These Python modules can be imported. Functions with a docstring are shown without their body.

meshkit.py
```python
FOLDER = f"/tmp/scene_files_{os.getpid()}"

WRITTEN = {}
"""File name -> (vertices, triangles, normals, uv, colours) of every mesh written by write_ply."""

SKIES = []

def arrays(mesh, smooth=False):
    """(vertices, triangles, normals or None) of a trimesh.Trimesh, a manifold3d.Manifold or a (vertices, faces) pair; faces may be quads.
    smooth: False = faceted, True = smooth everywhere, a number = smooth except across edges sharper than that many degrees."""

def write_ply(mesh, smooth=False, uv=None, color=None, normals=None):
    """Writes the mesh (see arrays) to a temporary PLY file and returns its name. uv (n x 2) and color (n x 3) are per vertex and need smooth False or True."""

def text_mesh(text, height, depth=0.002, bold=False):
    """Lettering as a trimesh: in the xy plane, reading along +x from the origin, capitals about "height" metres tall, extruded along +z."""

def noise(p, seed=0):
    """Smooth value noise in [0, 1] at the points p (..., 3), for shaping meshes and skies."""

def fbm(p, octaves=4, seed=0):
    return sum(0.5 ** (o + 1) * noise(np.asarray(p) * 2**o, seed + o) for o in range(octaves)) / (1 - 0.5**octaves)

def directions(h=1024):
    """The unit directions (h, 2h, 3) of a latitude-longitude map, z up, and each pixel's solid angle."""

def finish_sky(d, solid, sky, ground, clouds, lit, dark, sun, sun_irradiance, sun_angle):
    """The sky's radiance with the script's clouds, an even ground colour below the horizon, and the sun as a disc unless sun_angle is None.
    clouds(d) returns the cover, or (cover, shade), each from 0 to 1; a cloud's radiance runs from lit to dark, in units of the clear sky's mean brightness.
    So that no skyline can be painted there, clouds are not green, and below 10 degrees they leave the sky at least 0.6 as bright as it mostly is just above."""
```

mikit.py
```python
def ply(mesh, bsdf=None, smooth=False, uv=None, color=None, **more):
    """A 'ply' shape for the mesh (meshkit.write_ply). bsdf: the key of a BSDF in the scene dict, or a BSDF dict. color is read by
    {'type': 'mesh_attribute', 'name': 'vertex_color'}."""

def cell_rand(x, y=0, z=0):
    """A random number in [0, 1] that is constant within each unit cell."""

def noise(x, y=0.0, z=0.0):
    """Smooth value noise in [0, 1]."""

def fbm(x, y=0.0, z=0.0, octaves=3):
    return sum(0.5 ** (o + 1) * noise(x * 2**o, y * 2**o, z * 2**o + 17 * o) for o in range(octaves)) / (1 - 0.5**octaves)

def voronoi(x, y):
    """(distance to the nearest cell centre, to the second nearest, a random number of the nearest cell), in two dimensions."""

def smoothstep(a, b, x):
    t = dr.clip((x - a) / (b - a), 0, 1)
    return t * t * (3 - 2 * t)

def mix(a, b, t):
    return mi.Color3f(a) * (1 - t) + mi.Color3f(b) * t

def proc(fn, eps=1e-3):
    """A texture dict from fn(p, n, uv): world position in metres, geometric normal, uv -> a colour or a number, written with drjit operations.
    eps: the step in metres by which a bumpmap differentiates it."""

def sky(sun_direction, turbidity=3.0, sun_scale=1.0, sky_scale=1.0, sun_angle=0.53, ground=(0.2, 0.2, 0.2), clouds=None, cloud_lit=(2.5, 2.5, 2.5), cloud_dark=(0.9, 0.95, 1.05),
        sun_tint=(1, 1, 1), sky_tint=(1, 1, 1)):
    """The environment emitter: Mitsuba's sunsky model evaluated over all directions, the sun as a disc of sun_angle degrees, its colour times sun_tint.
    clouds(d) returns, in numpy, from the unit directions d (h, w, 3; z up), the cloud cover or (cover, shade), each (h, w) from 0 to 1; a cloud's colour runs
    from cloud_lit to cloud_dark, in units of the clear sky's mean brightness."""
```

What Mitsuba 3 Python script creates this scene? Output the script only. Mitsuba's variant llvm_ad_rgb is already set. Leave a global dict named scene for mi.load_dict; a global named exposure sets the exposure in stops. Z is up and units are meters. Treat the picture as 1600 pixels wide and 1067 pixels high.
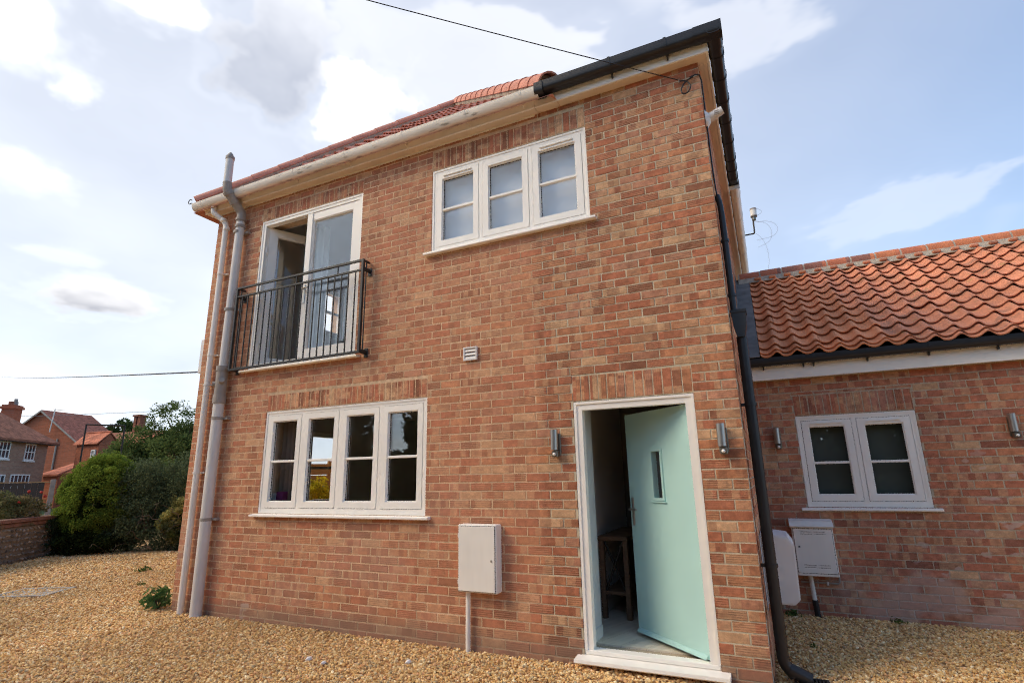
import math
import numpy as np
import trimesh
import shapely
from shapely.geometry import Polygon, box as sbox
import drjit as dr
import mitsuba as mi
import meshkit
import mikit
from mikit import proc, noise, fbm, voronoi, cell_rand, smoothstep, mix

T = mi.ScalarTransform4f
scene, labels = {}, {}

# ------------------------------------------------------------------ camera
CAM = np.array([0.16094, -4.44524, 1.44135])
FPX, YAW, PITCH, ROLL = 834.9155, 0.436231, 0.245995, -0.019477
cy_, sy_, cp_, sp_ = math.cos(YAW), math.sin(YAW), math.cos(PITCH), math.sin(PITCH)
FWD = np.array([-sy_ * cp_, cy_ * cp_, sp_])
R0 = np.array([cy_, sy_, 0.0])
U0 = np.cross(R0, FWD)
RIGHT = math.cos(ROLL) * R0 + math.sin(ROLL) * U0
UP = -math.sin(ROLL) * R0 + math.cos(ROLL) * U0
scene['camera'] = {'type': 'perspective', 'fov': math.degrees(2 * math.atan(800.0 / FPX)), 'fov_axis': 'x',
                   'near_clip': 0.05, 'far_clip': 2000.0,
                   'to_world': T().look_at(origin=CAM.tolist(), target=(CAM + FWD).tolist(), up=UP.tolist())}
exposure = 2.67


def seen_size(P):
    """distance along the view axis of points, and whether they lie ahead and within the frame (with some margin)"""
    d = np.asarray(P) - CAM
    z = d @ FWD
    zz = np.maximum(z, 1e-3)
    ok = (z > 0.2) & (np.abs(FPX * (d @ RIGHT) / zz) < 815) & (np.abs(FPX * (d @ UP) / zz) < 548)
    return z, ok


# ------------------------------------------------------------------ sky
def _dir(az, el):
    a, e = math.radians(az), math.radians(el)
    return np.array([-math.sin(a) * math.cos(e), math.cos(a) * math.cos(e), math.sin(e)])


def clouds(d):
    x, y, z = d[..., 0], d[..., 1], np.maximum(d[..., 2], 0.0)
    az = np.degrees(np.arctan2(-x, y))                       # positive to the left of the house front's normal
    el = np.degrees(np.arcsin(np.clip(d[..., 2], -1, 1)))
    q = np.stack([x / (z + 0.25), y / (z + 0.25), 0 * x], -1)
    n1 = meshkit.fbm(q * 1.6 + 3.1, 5, 3)
    n2 = meshkit.fbm(q * 4.2 + 9.7, 5, 11)
    n3 = meshkit.fbm(q * 0.7 + 5.0, 3, 21)
    # the half of the sky to the left is milky, the right is clear blue; both go on round the back
    milk = 0.5 + 0.5 * np.cos(np.radians(az - 75))
    cover = 0.05 + 0.62 * milk ** 1.3 + 0.22 * (n3 - 0.5)
    shade = 0.40 + 0.5 * (n2 - 0.5)
    puff = (0.25 + 0.6 * milk) * np.clip((n1 - 0.60 + 0.12 * milk) * 4.0, 0, 1)
    shade = shade * (1 - puff)
    cover = np.maximum(cover, puff)
    lowhaze = np.clip((14 - el) / 14, 0, 1)
    cover = np.maximum(cover, 0.70 * lowhaze * (0.4 + 0.6 * milk))

    def bank(az0, el0, ra, re, dark, strength=1.0, rag=0.9, under=0.5, tilt=0.0):
        nonlocal cover, shade
        a = (az - az0 + 180) % 360 - 180
        a = a * np.cos(np.radians(el0))
        b = el - el0
        a, b = a * math.cos(tilt) + b * math.sin(tilt), -a * math.sin(tilt) + b * math.cos(tilt)
        w = np.stack([a / ra * 1.6, b / re * 1.6, 0 * a + az0], -1)
        nn = meshkit.fbm(w + 40, 5, 31) - 0.5
        n4 = meshkit.fbm(w * 2.6 + 80, 4, 37) - 0.5
        e = np.sqrt((a / ra) ** 2 + (b / re) ** 2) + rag * nn * 1.5 + rag * n4 * 0.5
        c = np.clip((1.15 - e) / 0.65, 0, 1)
        c = c * c * (3 - 2 * c) * strength
        core = np.clip((0.95 - e) / 0.6, 0, 1)
        s = np.clip(dark * core * np.clip(under - b / re * 0.6 + nn * 1.2, 0, 1.3), 0, 1)
        shade = shade * (1 - c) + s * c
        cover = np.maximum(cover, c)

    bank(73.0, 35.0, 4.6, 4.2, 0.05, 0.95, 0.9)              # white masses at the upper left
    bank(68.4, 31.6, 2.0, 1.5, 0.05, 0.8, 1.1)
    bank(63.6, 40.0, 4.4, 2.8, 0.10, 0.9, 1.0)
    bank(71.0, 24.0, 3.6, 2.0, 0.05, 0.8, 0.8)
    bank(31.0, 43.0, 15.0, 6.5, 0.22, 0.72, 1.3)             # white beside and under the grey cloud
    bank(43.0, 36.2, 5.0, 4.6, 0.18, 0.85, 1.3)
    bank(-1.0, 41.5, 11.0, 5.0, 0.25, 0.62, 0.9)
    bank(51.8, 39.6, 7.6, 6.6, 0.85, 0.80, 1.4, 0.90)       # the grey cloud
    bank(64.4, 15.2, 5.0, 1.9, 0.95, 1.0, 1.0, 0.80)       # small cumulus low at the left
    bank(67.0, 18.4, 3.0, 0.8, 0.05, 0.6, 0.6)
    bank(-13.5, 22.0, 8.2, 2.6, 0.15, 0.46, 1.0, 0.3, -0.10)  # streak over the side roof
    return np.clip(cover, 0, 1), np.clip(shade, 0, 1)


SUN = np.array([-0.58, -0.47, 0.67])
scene['sky'] = mikit.sky(SUN.tolist(), turbidity=3, sun_scale=0.28, sun_angle=30, sky_scale=1.0, sun_tint=(1.0, .97, .91), sky_tint=(.93, 1.01, 1.05), clouds=clouds,
                         cloud_lit=(2.35, 2.33, 2.33), cloud_dark=(1.05, 1.08, 1.2), ground=(0.22, 0.19, 0.15))


# ------------------------------------------------------------------ small helpers
def C3(r, g, b):
    return mi.Color3f(r, g, b)


def mat(key, color, rough=0.6, bump=None, bscale=0.002, eps=2e-3, twosided=True, **more):
    b = {'type': 'principled', 'base_color': proc(color) if callable(color) else {'type': 'rgb', 'value': list(color)},
         'roughness': proc(rough) if callable(rough) else float(rough), 'specular': more.pop('specular', 0.4), **more}
    if bump is not None:
        b = {'type': 'bumpmap', 'tex': proc(bump, eps), 'scale': float(bscale), 'inner': b}
    scene[key] = {'type': 'twosided', 'inner': b} if twosided else b
    return key


def tag(key, label=None, category=None, group=None, kind=None):
    e = labels.setdefault(key, {})
    for k, v in (('label', label), ('category', category), ('group', group), ('kind', kind)):
        if v:
            e[k] = v
    return key


_used = {}


def key_for(name, parent=None):
    full = (parent + '__' + name) if parent else name
    n = _used.get(full, -1) + 1
    _used[full] = n
    return full if n == 0 else f'{full}_{n:03d}'


def add(name, mesh, m, parent=None, smooth=False, **kw):
    k = key_for(name, parent)
    scene[k] = mikit.ply(mesh, m, smooth=smooth, **kw)
    return k


def add_dict(name, d, parent=None):
    k = key_for(name, parent)
    scene[k] = d
    return k


def thing(name, label, category, group=None):
    k = key_for(name)
    return tag(k, label, category, group)


def cat(ms):
    ms = [m for m in ms if m is not None]
    V, F, o = [], [], 0
    for m in ms:
        v, f = (np.asarray(m.vertices), np.asarray(m.faces)) if hasattr(m, 'vertices') else m
        V.append(v)
        F.append(np.asarray(f) + o)
        o += len(v)
    return trimesh.Trimesh(np.vstack(V), np.vstack(F), process=False)


def bx(x0, x1, y0, y1, z0, z1, c=0.0):
    x0, x1 = min(x0, x1), max(x0, x1)
    y0, y1 = min(y0, y1), max(y0, y1)
    z0, z1 = min(z0, z1), max(z0, z1)
    if c <= 0:
        b = trimesh.creation.box((x1 - x0, y1 - y0, z1 - z0))
        b.apply_translation(((x0 + x1) / 2, (y0 + y1) / 2, (z0 + z1) / 2))
        return b
    c = min(c, 0.45 * min(x1 - x0, y1 - y0, z1 - z0))
    P = []
    for X, sx in ((x0, 1), (x1, -1)):
        for Y, sy in ((y0, 1), (y1, -1)):
            for Z, sz in ((z0, 1), (z1, -1)):
                P += [(X + sx * c, Y + sy * c, Z), (X + sx * c, Y, Z + sz * c), (X, Y + sy * c, Z + sz * c)]
    return trimesh.convex.convex_hull(np.array(P))


def tube(pts, r, n=10, caps=True):
    P = np.asarray(pts, float)
    r = np.broadcast_to(r, (len(P),)).astype(float)
    t = np.zeros_like(P)
    t[1:-1] = P[2:] - P[:-2]
    t[0], t[-1] = P[1] - P[0], P[-1] - P[-2]
    t /= np.linalg.norm(t, axis=1, keepdims=True)
    ref = np.array([0, 0, 1.0]) if abs(t[0, 2]) < 0.9 else np.array([1.0, 0, 0])
    a = np.zeros_like(P)
    v = np.cross(t[0], ref)
    for i in range(len(P)):
        v = v - t[i] * (v @ t[i])
        v /= np.linalg.norm(v)
        a[i] = v
    b = np.cross(t, a)
    ang = np.arange(n) * 2 * math.pi / n
    V = P[:, None] + r[:, None, None] * (np.cos(ang)[None, :, None] * a[:, None] + np.sin(ang)[None, :, None] * b[:, None])
    F = []
    for i in range(len(P) - 1):
        for j in range(n):
            k = (j + 1) % n
            F += [(i * n + j, (i + 1) * n + j, (i + 1) * n + k), (i * n + j, (i + 1) * n + k, i * n + k)]
    V = V.reshape(-1, 3)
    if caps:
        c0, c1 = len(V), len(V) + 1
        V = np.vstack([V, P[0], P[-1]])
        for j in range(n):
            k = (j + 1) % n
            F += [(c0, j, k), (c1, (len(P) - 1) * n + k, (len(P) - 1) * n + j)]
    m = trimesh.Trimesh(V, np.array(F), process=False)
    m.invert()
    return m


def arc(pts, rad=0.06, n=5):
    """round the corners of a polyline"""
    P = [np.asarray(q, float) for q in pts]
    out = [P[0]]
    for i in range(1, len(P) - 1):
        a, b = P[i - 1] - P[i], P[i + 1] - P[i]
        la, lb = np.linalg.norm(a), np.linalg.norm(b)
        s = min(rad, 0.45 * la, 0.45 * lb)
        A, B = P[i] + a / la * s, P[i] + b / lb * s
        for t in np.linspace(0, 1, n):
            out.append((1 - t) ** 2 * A + 2 * t * (1 - t) * P[i] + t * t * B)
    out.append(P[-1])
    return np.array(out)


def extr_xz(poly, y0, y1):
    """shapely polygon in (x, z) extruded from y0 to y1"""
    ms = []
    for g in getattr(poly, 'geoms', [poly]):
        m = trimesh.creation.extrude_polygon(g, abs(y1 - y0), engine='earcut')
        v = np.asarray(m.vertices)
        V = np.stack([v[:, 0], min(y0, y1) + (abs(y1 - y0) - v[:, 2]), v[:, 1]], -1)
        ms.append(trimesh.Trimesh(V, np.asarray(m.faces), process=False))
    return cat(ms)


def extr_profile(prof, axis, a0, a1, caps=True):
    """closed profile swept along x (profile in y,z) or y (profile in x,z)"""
    P = np.asarray(prof, float)
    n = len(P)
    if axis == 0:
        V = np.vstack([np.c_[np.full(n, a0), P], np.c_[np.full(n, a1), P]])
    else:
        V = np.vstack([np.c_[P[:, 0], np.full(n, a0), P[:, 1]], np.c_[P[:, 0], np.full(n, a1), P[:, 1]]])
    F = []
    for i in range(n):
        j = (i + 1) % n
        F += [(i, j, n + j), (i, n + j, n + i)]
    m = trimesh.Trimesh(V, np.array(F), process=False)
    if caps:
        pg = Polygon(P)
        vv, ff = trimesh.creation.triangulate_polygon(pg, engine='earcut')
        vv = np.asarray(vv)
        ms = [m]
        for a in (a0, a1):
            V2 = np.c_[np.full(len(vv), a), vv] if axis == 0 else np.c_[vv[:, 0], np.full(len(vv), a), vv[:, 1]]
            ms.append(trimesh.Trimesh(V2, np.asarray(ff), process=False))
        m = cat(ms)
    return m


def ring(x0, x1, z0, z1, w, y0, y1):
    return extr_xz(sbox(x0, z0, x1, z1).difference(sbox(x0 + w, z0 + w, x1 - w, z1 - w)), y0, y1)


def xform(m, rot_deg=0, loc=(0, 0, 0)):
    m = m.copy()
    a = math.radians(rot_deg)
    M = np.eye(4)
    M[:2, :2] = [[math.cos(a), -math.sin(a)], [math.sin(a), math.cos(a)]]
    M[:3, 3] = loc
    m.apply_transform(M)
    return m


# ------------------------------------------------------------------ materials
def bond(s, z, swap=False):
    """(course, brick column, place within the brick 0..1) of a stretcher bond with a quoin at s = 0"""
    k = dr.floor(z / 0.075 + 0.5)
    par = k - 2 * dr.floor(k / 2)
    if swap:
        par = 1 - par
    u = -s + dr.select(par > 0.5, 0.0, 0.1125)
    c = dr.floor(u / 0.225)
    return k, c, u / 0.225 - c


def brick_tone(k, c, t, z, p, ext):
    r1, r2, r3, r4 = (cell_rand(c + 50, k + 70, q) for q in (1, 2, 3, 4))
    red, orange, buff, dark, pink = C3(.405, .150, .080), C3(.445, .194, .098), C3(.55, .335, .190), C3(.265, .110, .060), C3(.455, .218, .132)
    if ext:
        red, orange, buff, dark, pink = C3(.40, .148, .086), C3(.43, .180, .096), C3(.50, .305, .178), C3(.26, .106, .068), C3(.42, .195, .130)
    base = dr.select(r1 < .40, red, dr.select(r1 < .66, orange, dr.select(r1 < .84, pink, dr.select(r1 < .93, buff, dark))))
    base = base * (0.90 + 0.20 * r2)
    # kiss marks: upright bands of lighter or darker colour within one brick
    nb = dr.floor(2.6 + 2.4 * r3)
    bd = dr.floor(t * nb + r4 * 0.8 + 0.06 * (noise(p.x * 90, p.z * 90, 1.0) - 0.5))
    rb = cell_rand(c * 7 + bd + 300, k + 11, 5)
    banded = smoothstep(0.28, 0.32, cell_rand(c + 9, k + 5, 6))
    band = dr.select(rb < .36, base, dr.select(rb < .70, mix(base, buff, 0.56), mix(base, dark, 0.50)))
    base = mix(base, band, banded * 0.95)
    f = fbm(p.x * 38 + p.y * 38, p.z * 38, c * 3.1, 3)
    g = fbm(p.x * 160 + p.y * 160, p.z * 160, 4.0, 2)
    h = smoothstep(.35, .70, fbm(p.x * 16 + p.y * 16, p.z * 34, c * 1.7 + 3, 3))
    base = mix(base, base * C3(.70, .62, .60), 0.55 * h)
    base = base * (0.76 + 0.56 * f) * (0.84 + 0.32 * g)
    return base, r2


def drag(p, k, c):
    """horizontal wire-drag lines, strong on some bricks, faint on others"""
    z = p.z + 0.0016 * (noise(p.x * 60 + p.y * 60, p.z * 60, 3.0) - 0.5)
    w = dr.sin(z * (2 * math.pi / 0.0160) + 6.28 * cell_rand(c, k, 9))
    amp = smoothstep(0.25, 0.9, cell_rand(c + 3, k + 8, 12))
    gaps = smoothstep(0.30, 0.55, noise((p.x + p.y) * 30, p.z * 85, c))
    return w * amp * (0.35 + 0.65 * gaps), amp


def facade_color(swap=False, side=False):
    def f(p, n, uv):
        s = -p.y if side else dr.minimum(p.x, -0.004)
        k, c, t = bond(s, p.z, swap)
        base, r2 = brick_tone(k, c, t, p.z, p, False)
        w, amp = drag(p, k, c)
        base = base * (1 - 0.30 * smoothstep(0.1, 0.8, w))
        base = mix(base, C3(.56, .36, .22), 0.42 * smoothstep(0.15, 0.8, -w))
        if not side:
            old = smoothstep(-1.60, -1.70, p.x)
            base = base * (0.93 + 0.07 * old)
            base = mix(base, mix(base, C3(.455, .205, .116), 0.30) * 1.03, old)
            # lime bloom low on the older half, grime along the foot
            bl = smoothstep(.45, .75, fbm(p.x * 1.1, p.z * 1.6, 2.0, 4)) * smoothstep(1.75, .4, p.z) * old
            base = mix(base, C3(.42, .27, .215), 0.38 * bl)
            splash = smoothstep(.56, .64, fbm(p.x * 7, p.z * 7, 8.0, 4) + 0.20 * smoothstep(.20, .05, dr.abs(p.x + 5.12)) + 0.10 * smoothstep(.05, .02, dr.abs(p.x + 5.38))
                               - 1.3 * smoothstep(.10, .22, dr.abs(p.z - .11)) - 0.12)
            splash = splash * smoothstep(.5, .3, dr.abs(p.x + 5.15))
            base = mix(base, C3(.52, .40, .34), 0.8 * splash)
            streak = fbm(p.x * 8, p.z * .7, 3.0, 4)
            base = base * (0.86 + 0.26 * streak)
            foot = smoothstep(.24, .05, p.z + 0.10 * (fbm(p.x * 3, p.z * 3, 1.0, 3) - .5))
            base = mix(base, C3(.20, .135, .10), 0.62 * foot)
        return base
    return f


def facade_bump(swap=False, side=False):
    def f(p, n, uv):
        s = -p.y if side else dr.minimum(p.x, -0.004)
        k, c, t = bond(s, p.z, swap)
        w, amp = drag(p, k, c)
        return 0.5 * w + 1.0 * fbm(p.x * 55 + p.y * 55, p.z * 55, 2.0, 3)
    return f


EXT_Y = 2.30


def ext_color(p, n, uv):
    k, c, t = bond(p.x + 0.03 - 6.0, p.z)
    base, r2 = brick_tone(k + 200, c, t, p.z, p, True)
    w, amp = drag(p, k + 200, c)
    base = base * (1 - 0.18 * smoothstep(0.3, 0.9, w))
    ble = smoothstep(.50, .70, fbm(p.x * 2.6, p.z * 3.4, 5.0, 5) + 0.13 * smoothstep(.70, .08, p.z) - 0.02)
    ble = ble * smoothstep(.80, .38, p.z + .25 * (fbm(p.x * 4, p.z * 4, 3.0, 3) - .5)) * smoothstep(.52, .8, p.x)
    base = mix(base, C3(.52, .37, .30), 0.52 * ble)
    spot = smoothstep(.70, .76, fbm(p.x * 9, p.z * 14, 7.0, 3)) * smoothstep(1.9, 1.3, p.z) * smoothstep(.9, 1.3, p.x)
    return mix(base, C3(.5, .38, .33), 0.6 * spot)


def ext_bump(p, n, uv):
    k, c, t = bond(p.x + 0.03 - 6.0, p.z)
    w, amp = drag(p, k + 200, c)
    return 0.4 * w + 1.0 * fbm(p.x * 55, p.z * 55, 2.0, 3)


def soldier(ext):
    def f(p, n, uv):
        c = dr.floor((p.x + 40) / 0.075)
        k = dr.floor(p.z / 0.9) + 30
        t = (p.z * 1.0 / 0.225) - dr.floor(p.z / 0.225)
        base, r2 = brick_tone(k, c, t, p.z, mi.Point3f(p.x, p.y, p.z), ext)
        w = dr.sin((p.x + 0.0016 * noise(p.x * 60, p.z * 60, 3.0)) * (2 * math.pi / 0.0160))
        return base * (1 - 0.22 * smoothstep(0.2, 0.9, w) * smoothstep(.3, .6, cell_rand(c, k, 44)))
    return f


def soldier_bump(p, n, uv):
    c = dr.floor((p.x + 40) / 0.075)
    return 0.4 * dr.sin(p.x * (2 * math.pi / 0.0160)) * cell_rand(c, 3, 4) + fbm(p.x * 55, p.z * 55, 2.0, 3)


def mortar_color(p, n, uv):
    k, c, t = bond(dr.minimum(p.x, -0.004), p.z)
    f = fbm(p.x * 30, p.z * 30, p.y * 30, 3)
    g = fbm(p.x * 3, p.z * 3, 5.0, 3)
    u = -p.x + dr.select(k - 2 * dr.floor(k / 2) > .5, 0.0, 0.1125)
    old = dr.select(u > 0.225 * 7.5, 1.0, 0.0)
    old = dr.maximum(old, 0.0)
    m = mix(C3(.50, .43, .31), C3(.56, .395, .255), old) * (0.72 + 0.5 * f) * (0.85 + 0.3 * g)
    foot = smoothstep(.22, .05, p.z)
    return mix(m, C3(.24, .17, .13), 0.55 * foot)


def ext_mortar(p, n, uv):
    f = fbm(p.x * 30, p.z * 30, p.y * 30, 3)
    m = C3(.42, .355, .265) * (0.7 + 0.55 * f)
    ble = smoothstep(.50, .70, fbm(p.x * 2.6, p.z * 3.4, 5.0, 5) + 0.13 * smoothstep(.70, .08, p.z) - 0.02)
    ble = ble * smoothstep(.80, .38, p.z + .25 * (fbm(p.x * 4, p.z * 4, 3.0, 3) - .5)) * smoothstep(.52, .8, p.x)
    return mix(m, C3(.50, .38, .32), 0.6 * ble)


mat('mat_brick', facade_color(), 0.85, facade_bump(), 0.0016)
mat('mat_brick_side', facade_color(True, True), 0.85, facade_bump(True, True), 0.0016)
mat('mat_soldier', soldier(False), 0.85, soldier_bump, 0.0016)
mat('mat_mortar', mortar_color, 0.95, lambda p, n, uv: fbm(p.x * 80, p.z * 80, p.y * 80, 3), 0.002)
mat('mat_ext_brick', ext_color, 0.85, ext_bump, 0.0016)
mat('mat_ext_soldier', soldier(True), 0.85, soldier_bump, 0.0016)
mat('mat_ext_mortar', ext_mortar, 0.95, lambda p, n, uv: fbm(p.x * 80, p.z * 80, p.y * 80, 3), 0.002)


def upvc(p, n, uv):
    f = fbm(p.x * 3, p.y * 3, p.z * 3, 3)
    g = fbm(p.x * 25, p.y * 25, p.z * 6, 3)
    return C3(.81, .785, .735) * (0.90 + 0.12 * f + 0.07 * g)


def upvc_dirty(p, n, uv):
    f = fbm(p.x * 2.2, p.y * 5, p.z * 9, 4)
    g = fbm(p.x * 11, p.y * 30, p.z * 45, 4)
    base = C3(.74, .68, .585) * (0.85 + 0.3 * f)
    d = smoothstep(.53, .70, g) * smoothstep(.40, .62, fbm(p.x * 1.3, p.z * 2, 7.0, 3))
    return mix(base, C3(.18, .15, .11), 0.75 * d)


mat('mat_upvc', upvc, 0.32)
mat('mat_upvc_dirty', upvc_dirty, 0.5)
mat('mat_fascia', lambda p, n, uv: C3(.84, .815, .75) * (0.88 + 0.2 * fbm(p.x * 4, p.y * 4, p.z * 12, 3)), 0.4)
mat('mat_soffit', lambda p, n, uv: C3(.71, .60, .475) * (0.9 + 0.16 * fbm(p.x * 5, p.y * 5, 1.0, 3)), 0.5)
mat('mat_gasket', (.035, .033, .03), 0.7)
mat('mat_black', lambda p, n, uv: C3(.016, .016, .018) * (0.8 + 0.6 * fbm(p.x * 9, p.y * 9, p.z * 9, 3)), 0.36)
mat('mat_black_iron', lambda p, n, uv: C3(.020, .018, .017) * (0.8 + 0.5 * fbm(p.x * 20, p.y * 20, p.z * 20, 3)), 0.42)
mat('mat_grey_pipe', lambda p, n, uv: C3(.60, .58, .555) * (0.86 + 0.22 * fbm(p.x * 6, p.y * 6, p.z * 2.5, 4)), 0.5)
mat('mat_grey_fitting', lambda p, n, uv: C3(.30, .265, .235) * (0.8 + 0.35 * fbm(p.x * 12, p.y * 12, p.z * 12, 3)), 0.55)
mat('mat_white_pipe', lambda p, n, uv: C3(.75, .72, .67) * (0.86 + 0.22 * fbm(p.x * 6, p.y * 6, p.z * 2.5, 4)), 0.45)
mat('mat_meter', lambda p, n, uv: C3(.76, .735, .685) * (0.86 + 0.12 * fbm(p.x * 4, p.y * 4, p.z * 4, 3) + 0.12 * fbm(p.x * 22, p.y * 22, p.z * 2.5, 3)), 0.42)
mat('mat_meter_white', lambda p, n, uv: C3(.70, .68, .66) * (0.92 + 0.14 * fbm(p.x * 4, p.y * 4, p.z * 4, 3)), 0.35)
mat('mat_door', lambda p, n, uv: C3(.40, .63, .615) * (0.95 + 0.09 * fbm(p.x * 3, p.y * 3, p.z * 1.2, 3)), 0.38,
    lambda p, n, uv: noise((p.x + p.y) * 55, p.z * 7, 2.0) + 0.5 * noise((p.x + p.y) * 150, p.z * 14, 6.0), 0.0016)
mat('mat_steel', (.47, .45, .42), 0.34, metallic=0.95)
mat('mat_lamp_plate', (.20, .185, .155), 0.35, metallic=0.8)
mat('mat_glass_white', (.78, .78, .76), 0.15)
scene['mat_pane'] = {'type': 'thindielectric', 'int_ior': 1.52}
mat('mat_paint', lambda p, n, uv: C3(.55, .53, .50) * (0.93 + 0.12 * fbm(p.x * 2, p.y * 2, p.z * 2, 3)), 0.8)
mat('mat_reveal', (.60, .62, .64), 0.5)
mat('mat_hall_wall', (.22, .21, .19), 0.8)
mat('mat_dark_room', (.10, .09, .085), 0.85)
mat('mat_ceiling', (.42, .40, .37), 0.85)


def planks(p, n, uv):
    a = p.x * 0.36 + p.y * 0.93
    b = -p.x * 0.93 + p.y * 0.36
    c = dr.floor(b / 0.19)
    r = cell_rand(c, dr.floor(a / 1.2 + c * .37), 2)
    g = fbm(a * 3, b * 40, c, 3)
    line = smoothstep(.0, .02, dr.abs(b / 0.19 - c - .0))
    return C3(.60, .545, .45) * (0.75 + 0.3 * r + 0.25 * g) * (0.6 + 0.4 * line)


mat('mat_floor', planks, 0.5)


def wood(col, sc=1.0):
    def f(p, n, uv):
        g = fbm(p.x * 9 * sc, p.y * 9 * sc, p.z * 70 * sc, 3)
        return C3(*col) * (0.65 + 0.7 * g)
    return f


mat('mat_table_wood', wood((.16, .09, .055)), 0.5)
mat('mat_oak', wood((.36, .235, .11)), 0.5)
mat('mat_fence_dark', wood((.055, .05, .045)), 0.8)
mat('mat_fence_gold', wood((.42, .245, .09)), 0.8)
mat('mat_concrete', lambda p, n, uv: C3(.30, .28, .25) * (0.7 + 0.55 * fbm(p.x * 9, p.y * 9, p.z * 9, 4)), 0.9)
mat('mat_lead', lambda p, n, uv: C3(.165, .16, .155) * (0.45 + 1.0 * fbm(p.x * 9, p.y * 9, p.z * 9, 4)), 0.75)
mat('mat_ridge_mortar', lambda p, n, uv: C3(.42, .37, .30) * (0.6 + 0.7 * fbm(p.x * 30, p.y * 30, p.z * 30, 4)), 0.95,
    lambda p, n, uv: fbm(p.x * 45, p.y * 45, p.z * 45, 4), 0.008)


def tile_color(p, n, uv):
    """terracotta of the pantiles: one tone per tile, weathering that gathers on the older tiles"""
    c = dr.floor(p.x / 0.205 + 100)
    k = dr.floor((p.y * 0.80 + p.z * 0.60) / 0.25 + 100)
    r = cell_rand(c, k, 3)
    f = fbm(p.x * 14, p.y * 14, p.z * 14, 4)
    g = fbm(p.x * 3.2, p.y * 3.2, p.z * 3.2, 3)
    new = smoothstep(1.35, 1.15, p.x + 0.42 * (p.z - 3.4) + 0.2 * (cell_rand(c, k, 8) - .5))
    base = mix(C3(.55, .225, .130), C3(.68, .255, .115), new) * (0.80 + 0.34 * r) * (0.82 + 0.36 * f)
    dirt = smoothstep(.56, .74, fbm(p.x * 8 + r * 9, p.y * 8, p.z * 8, 4)) * (1 - 0.75 * new)
    base = mix(base, C3(.15, .105, .085), 0.45 * dirt)
    lich = smoothstep(.66, .74, fbm(p.x * 17, p.y * 17, p.z * 17 + 9, 3)) * (1 - 0.8 * new) * smoothstep(.4, .6, g)
    return mix(base, C3(.30, .24, .09), 0.45 * lich)


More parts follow.
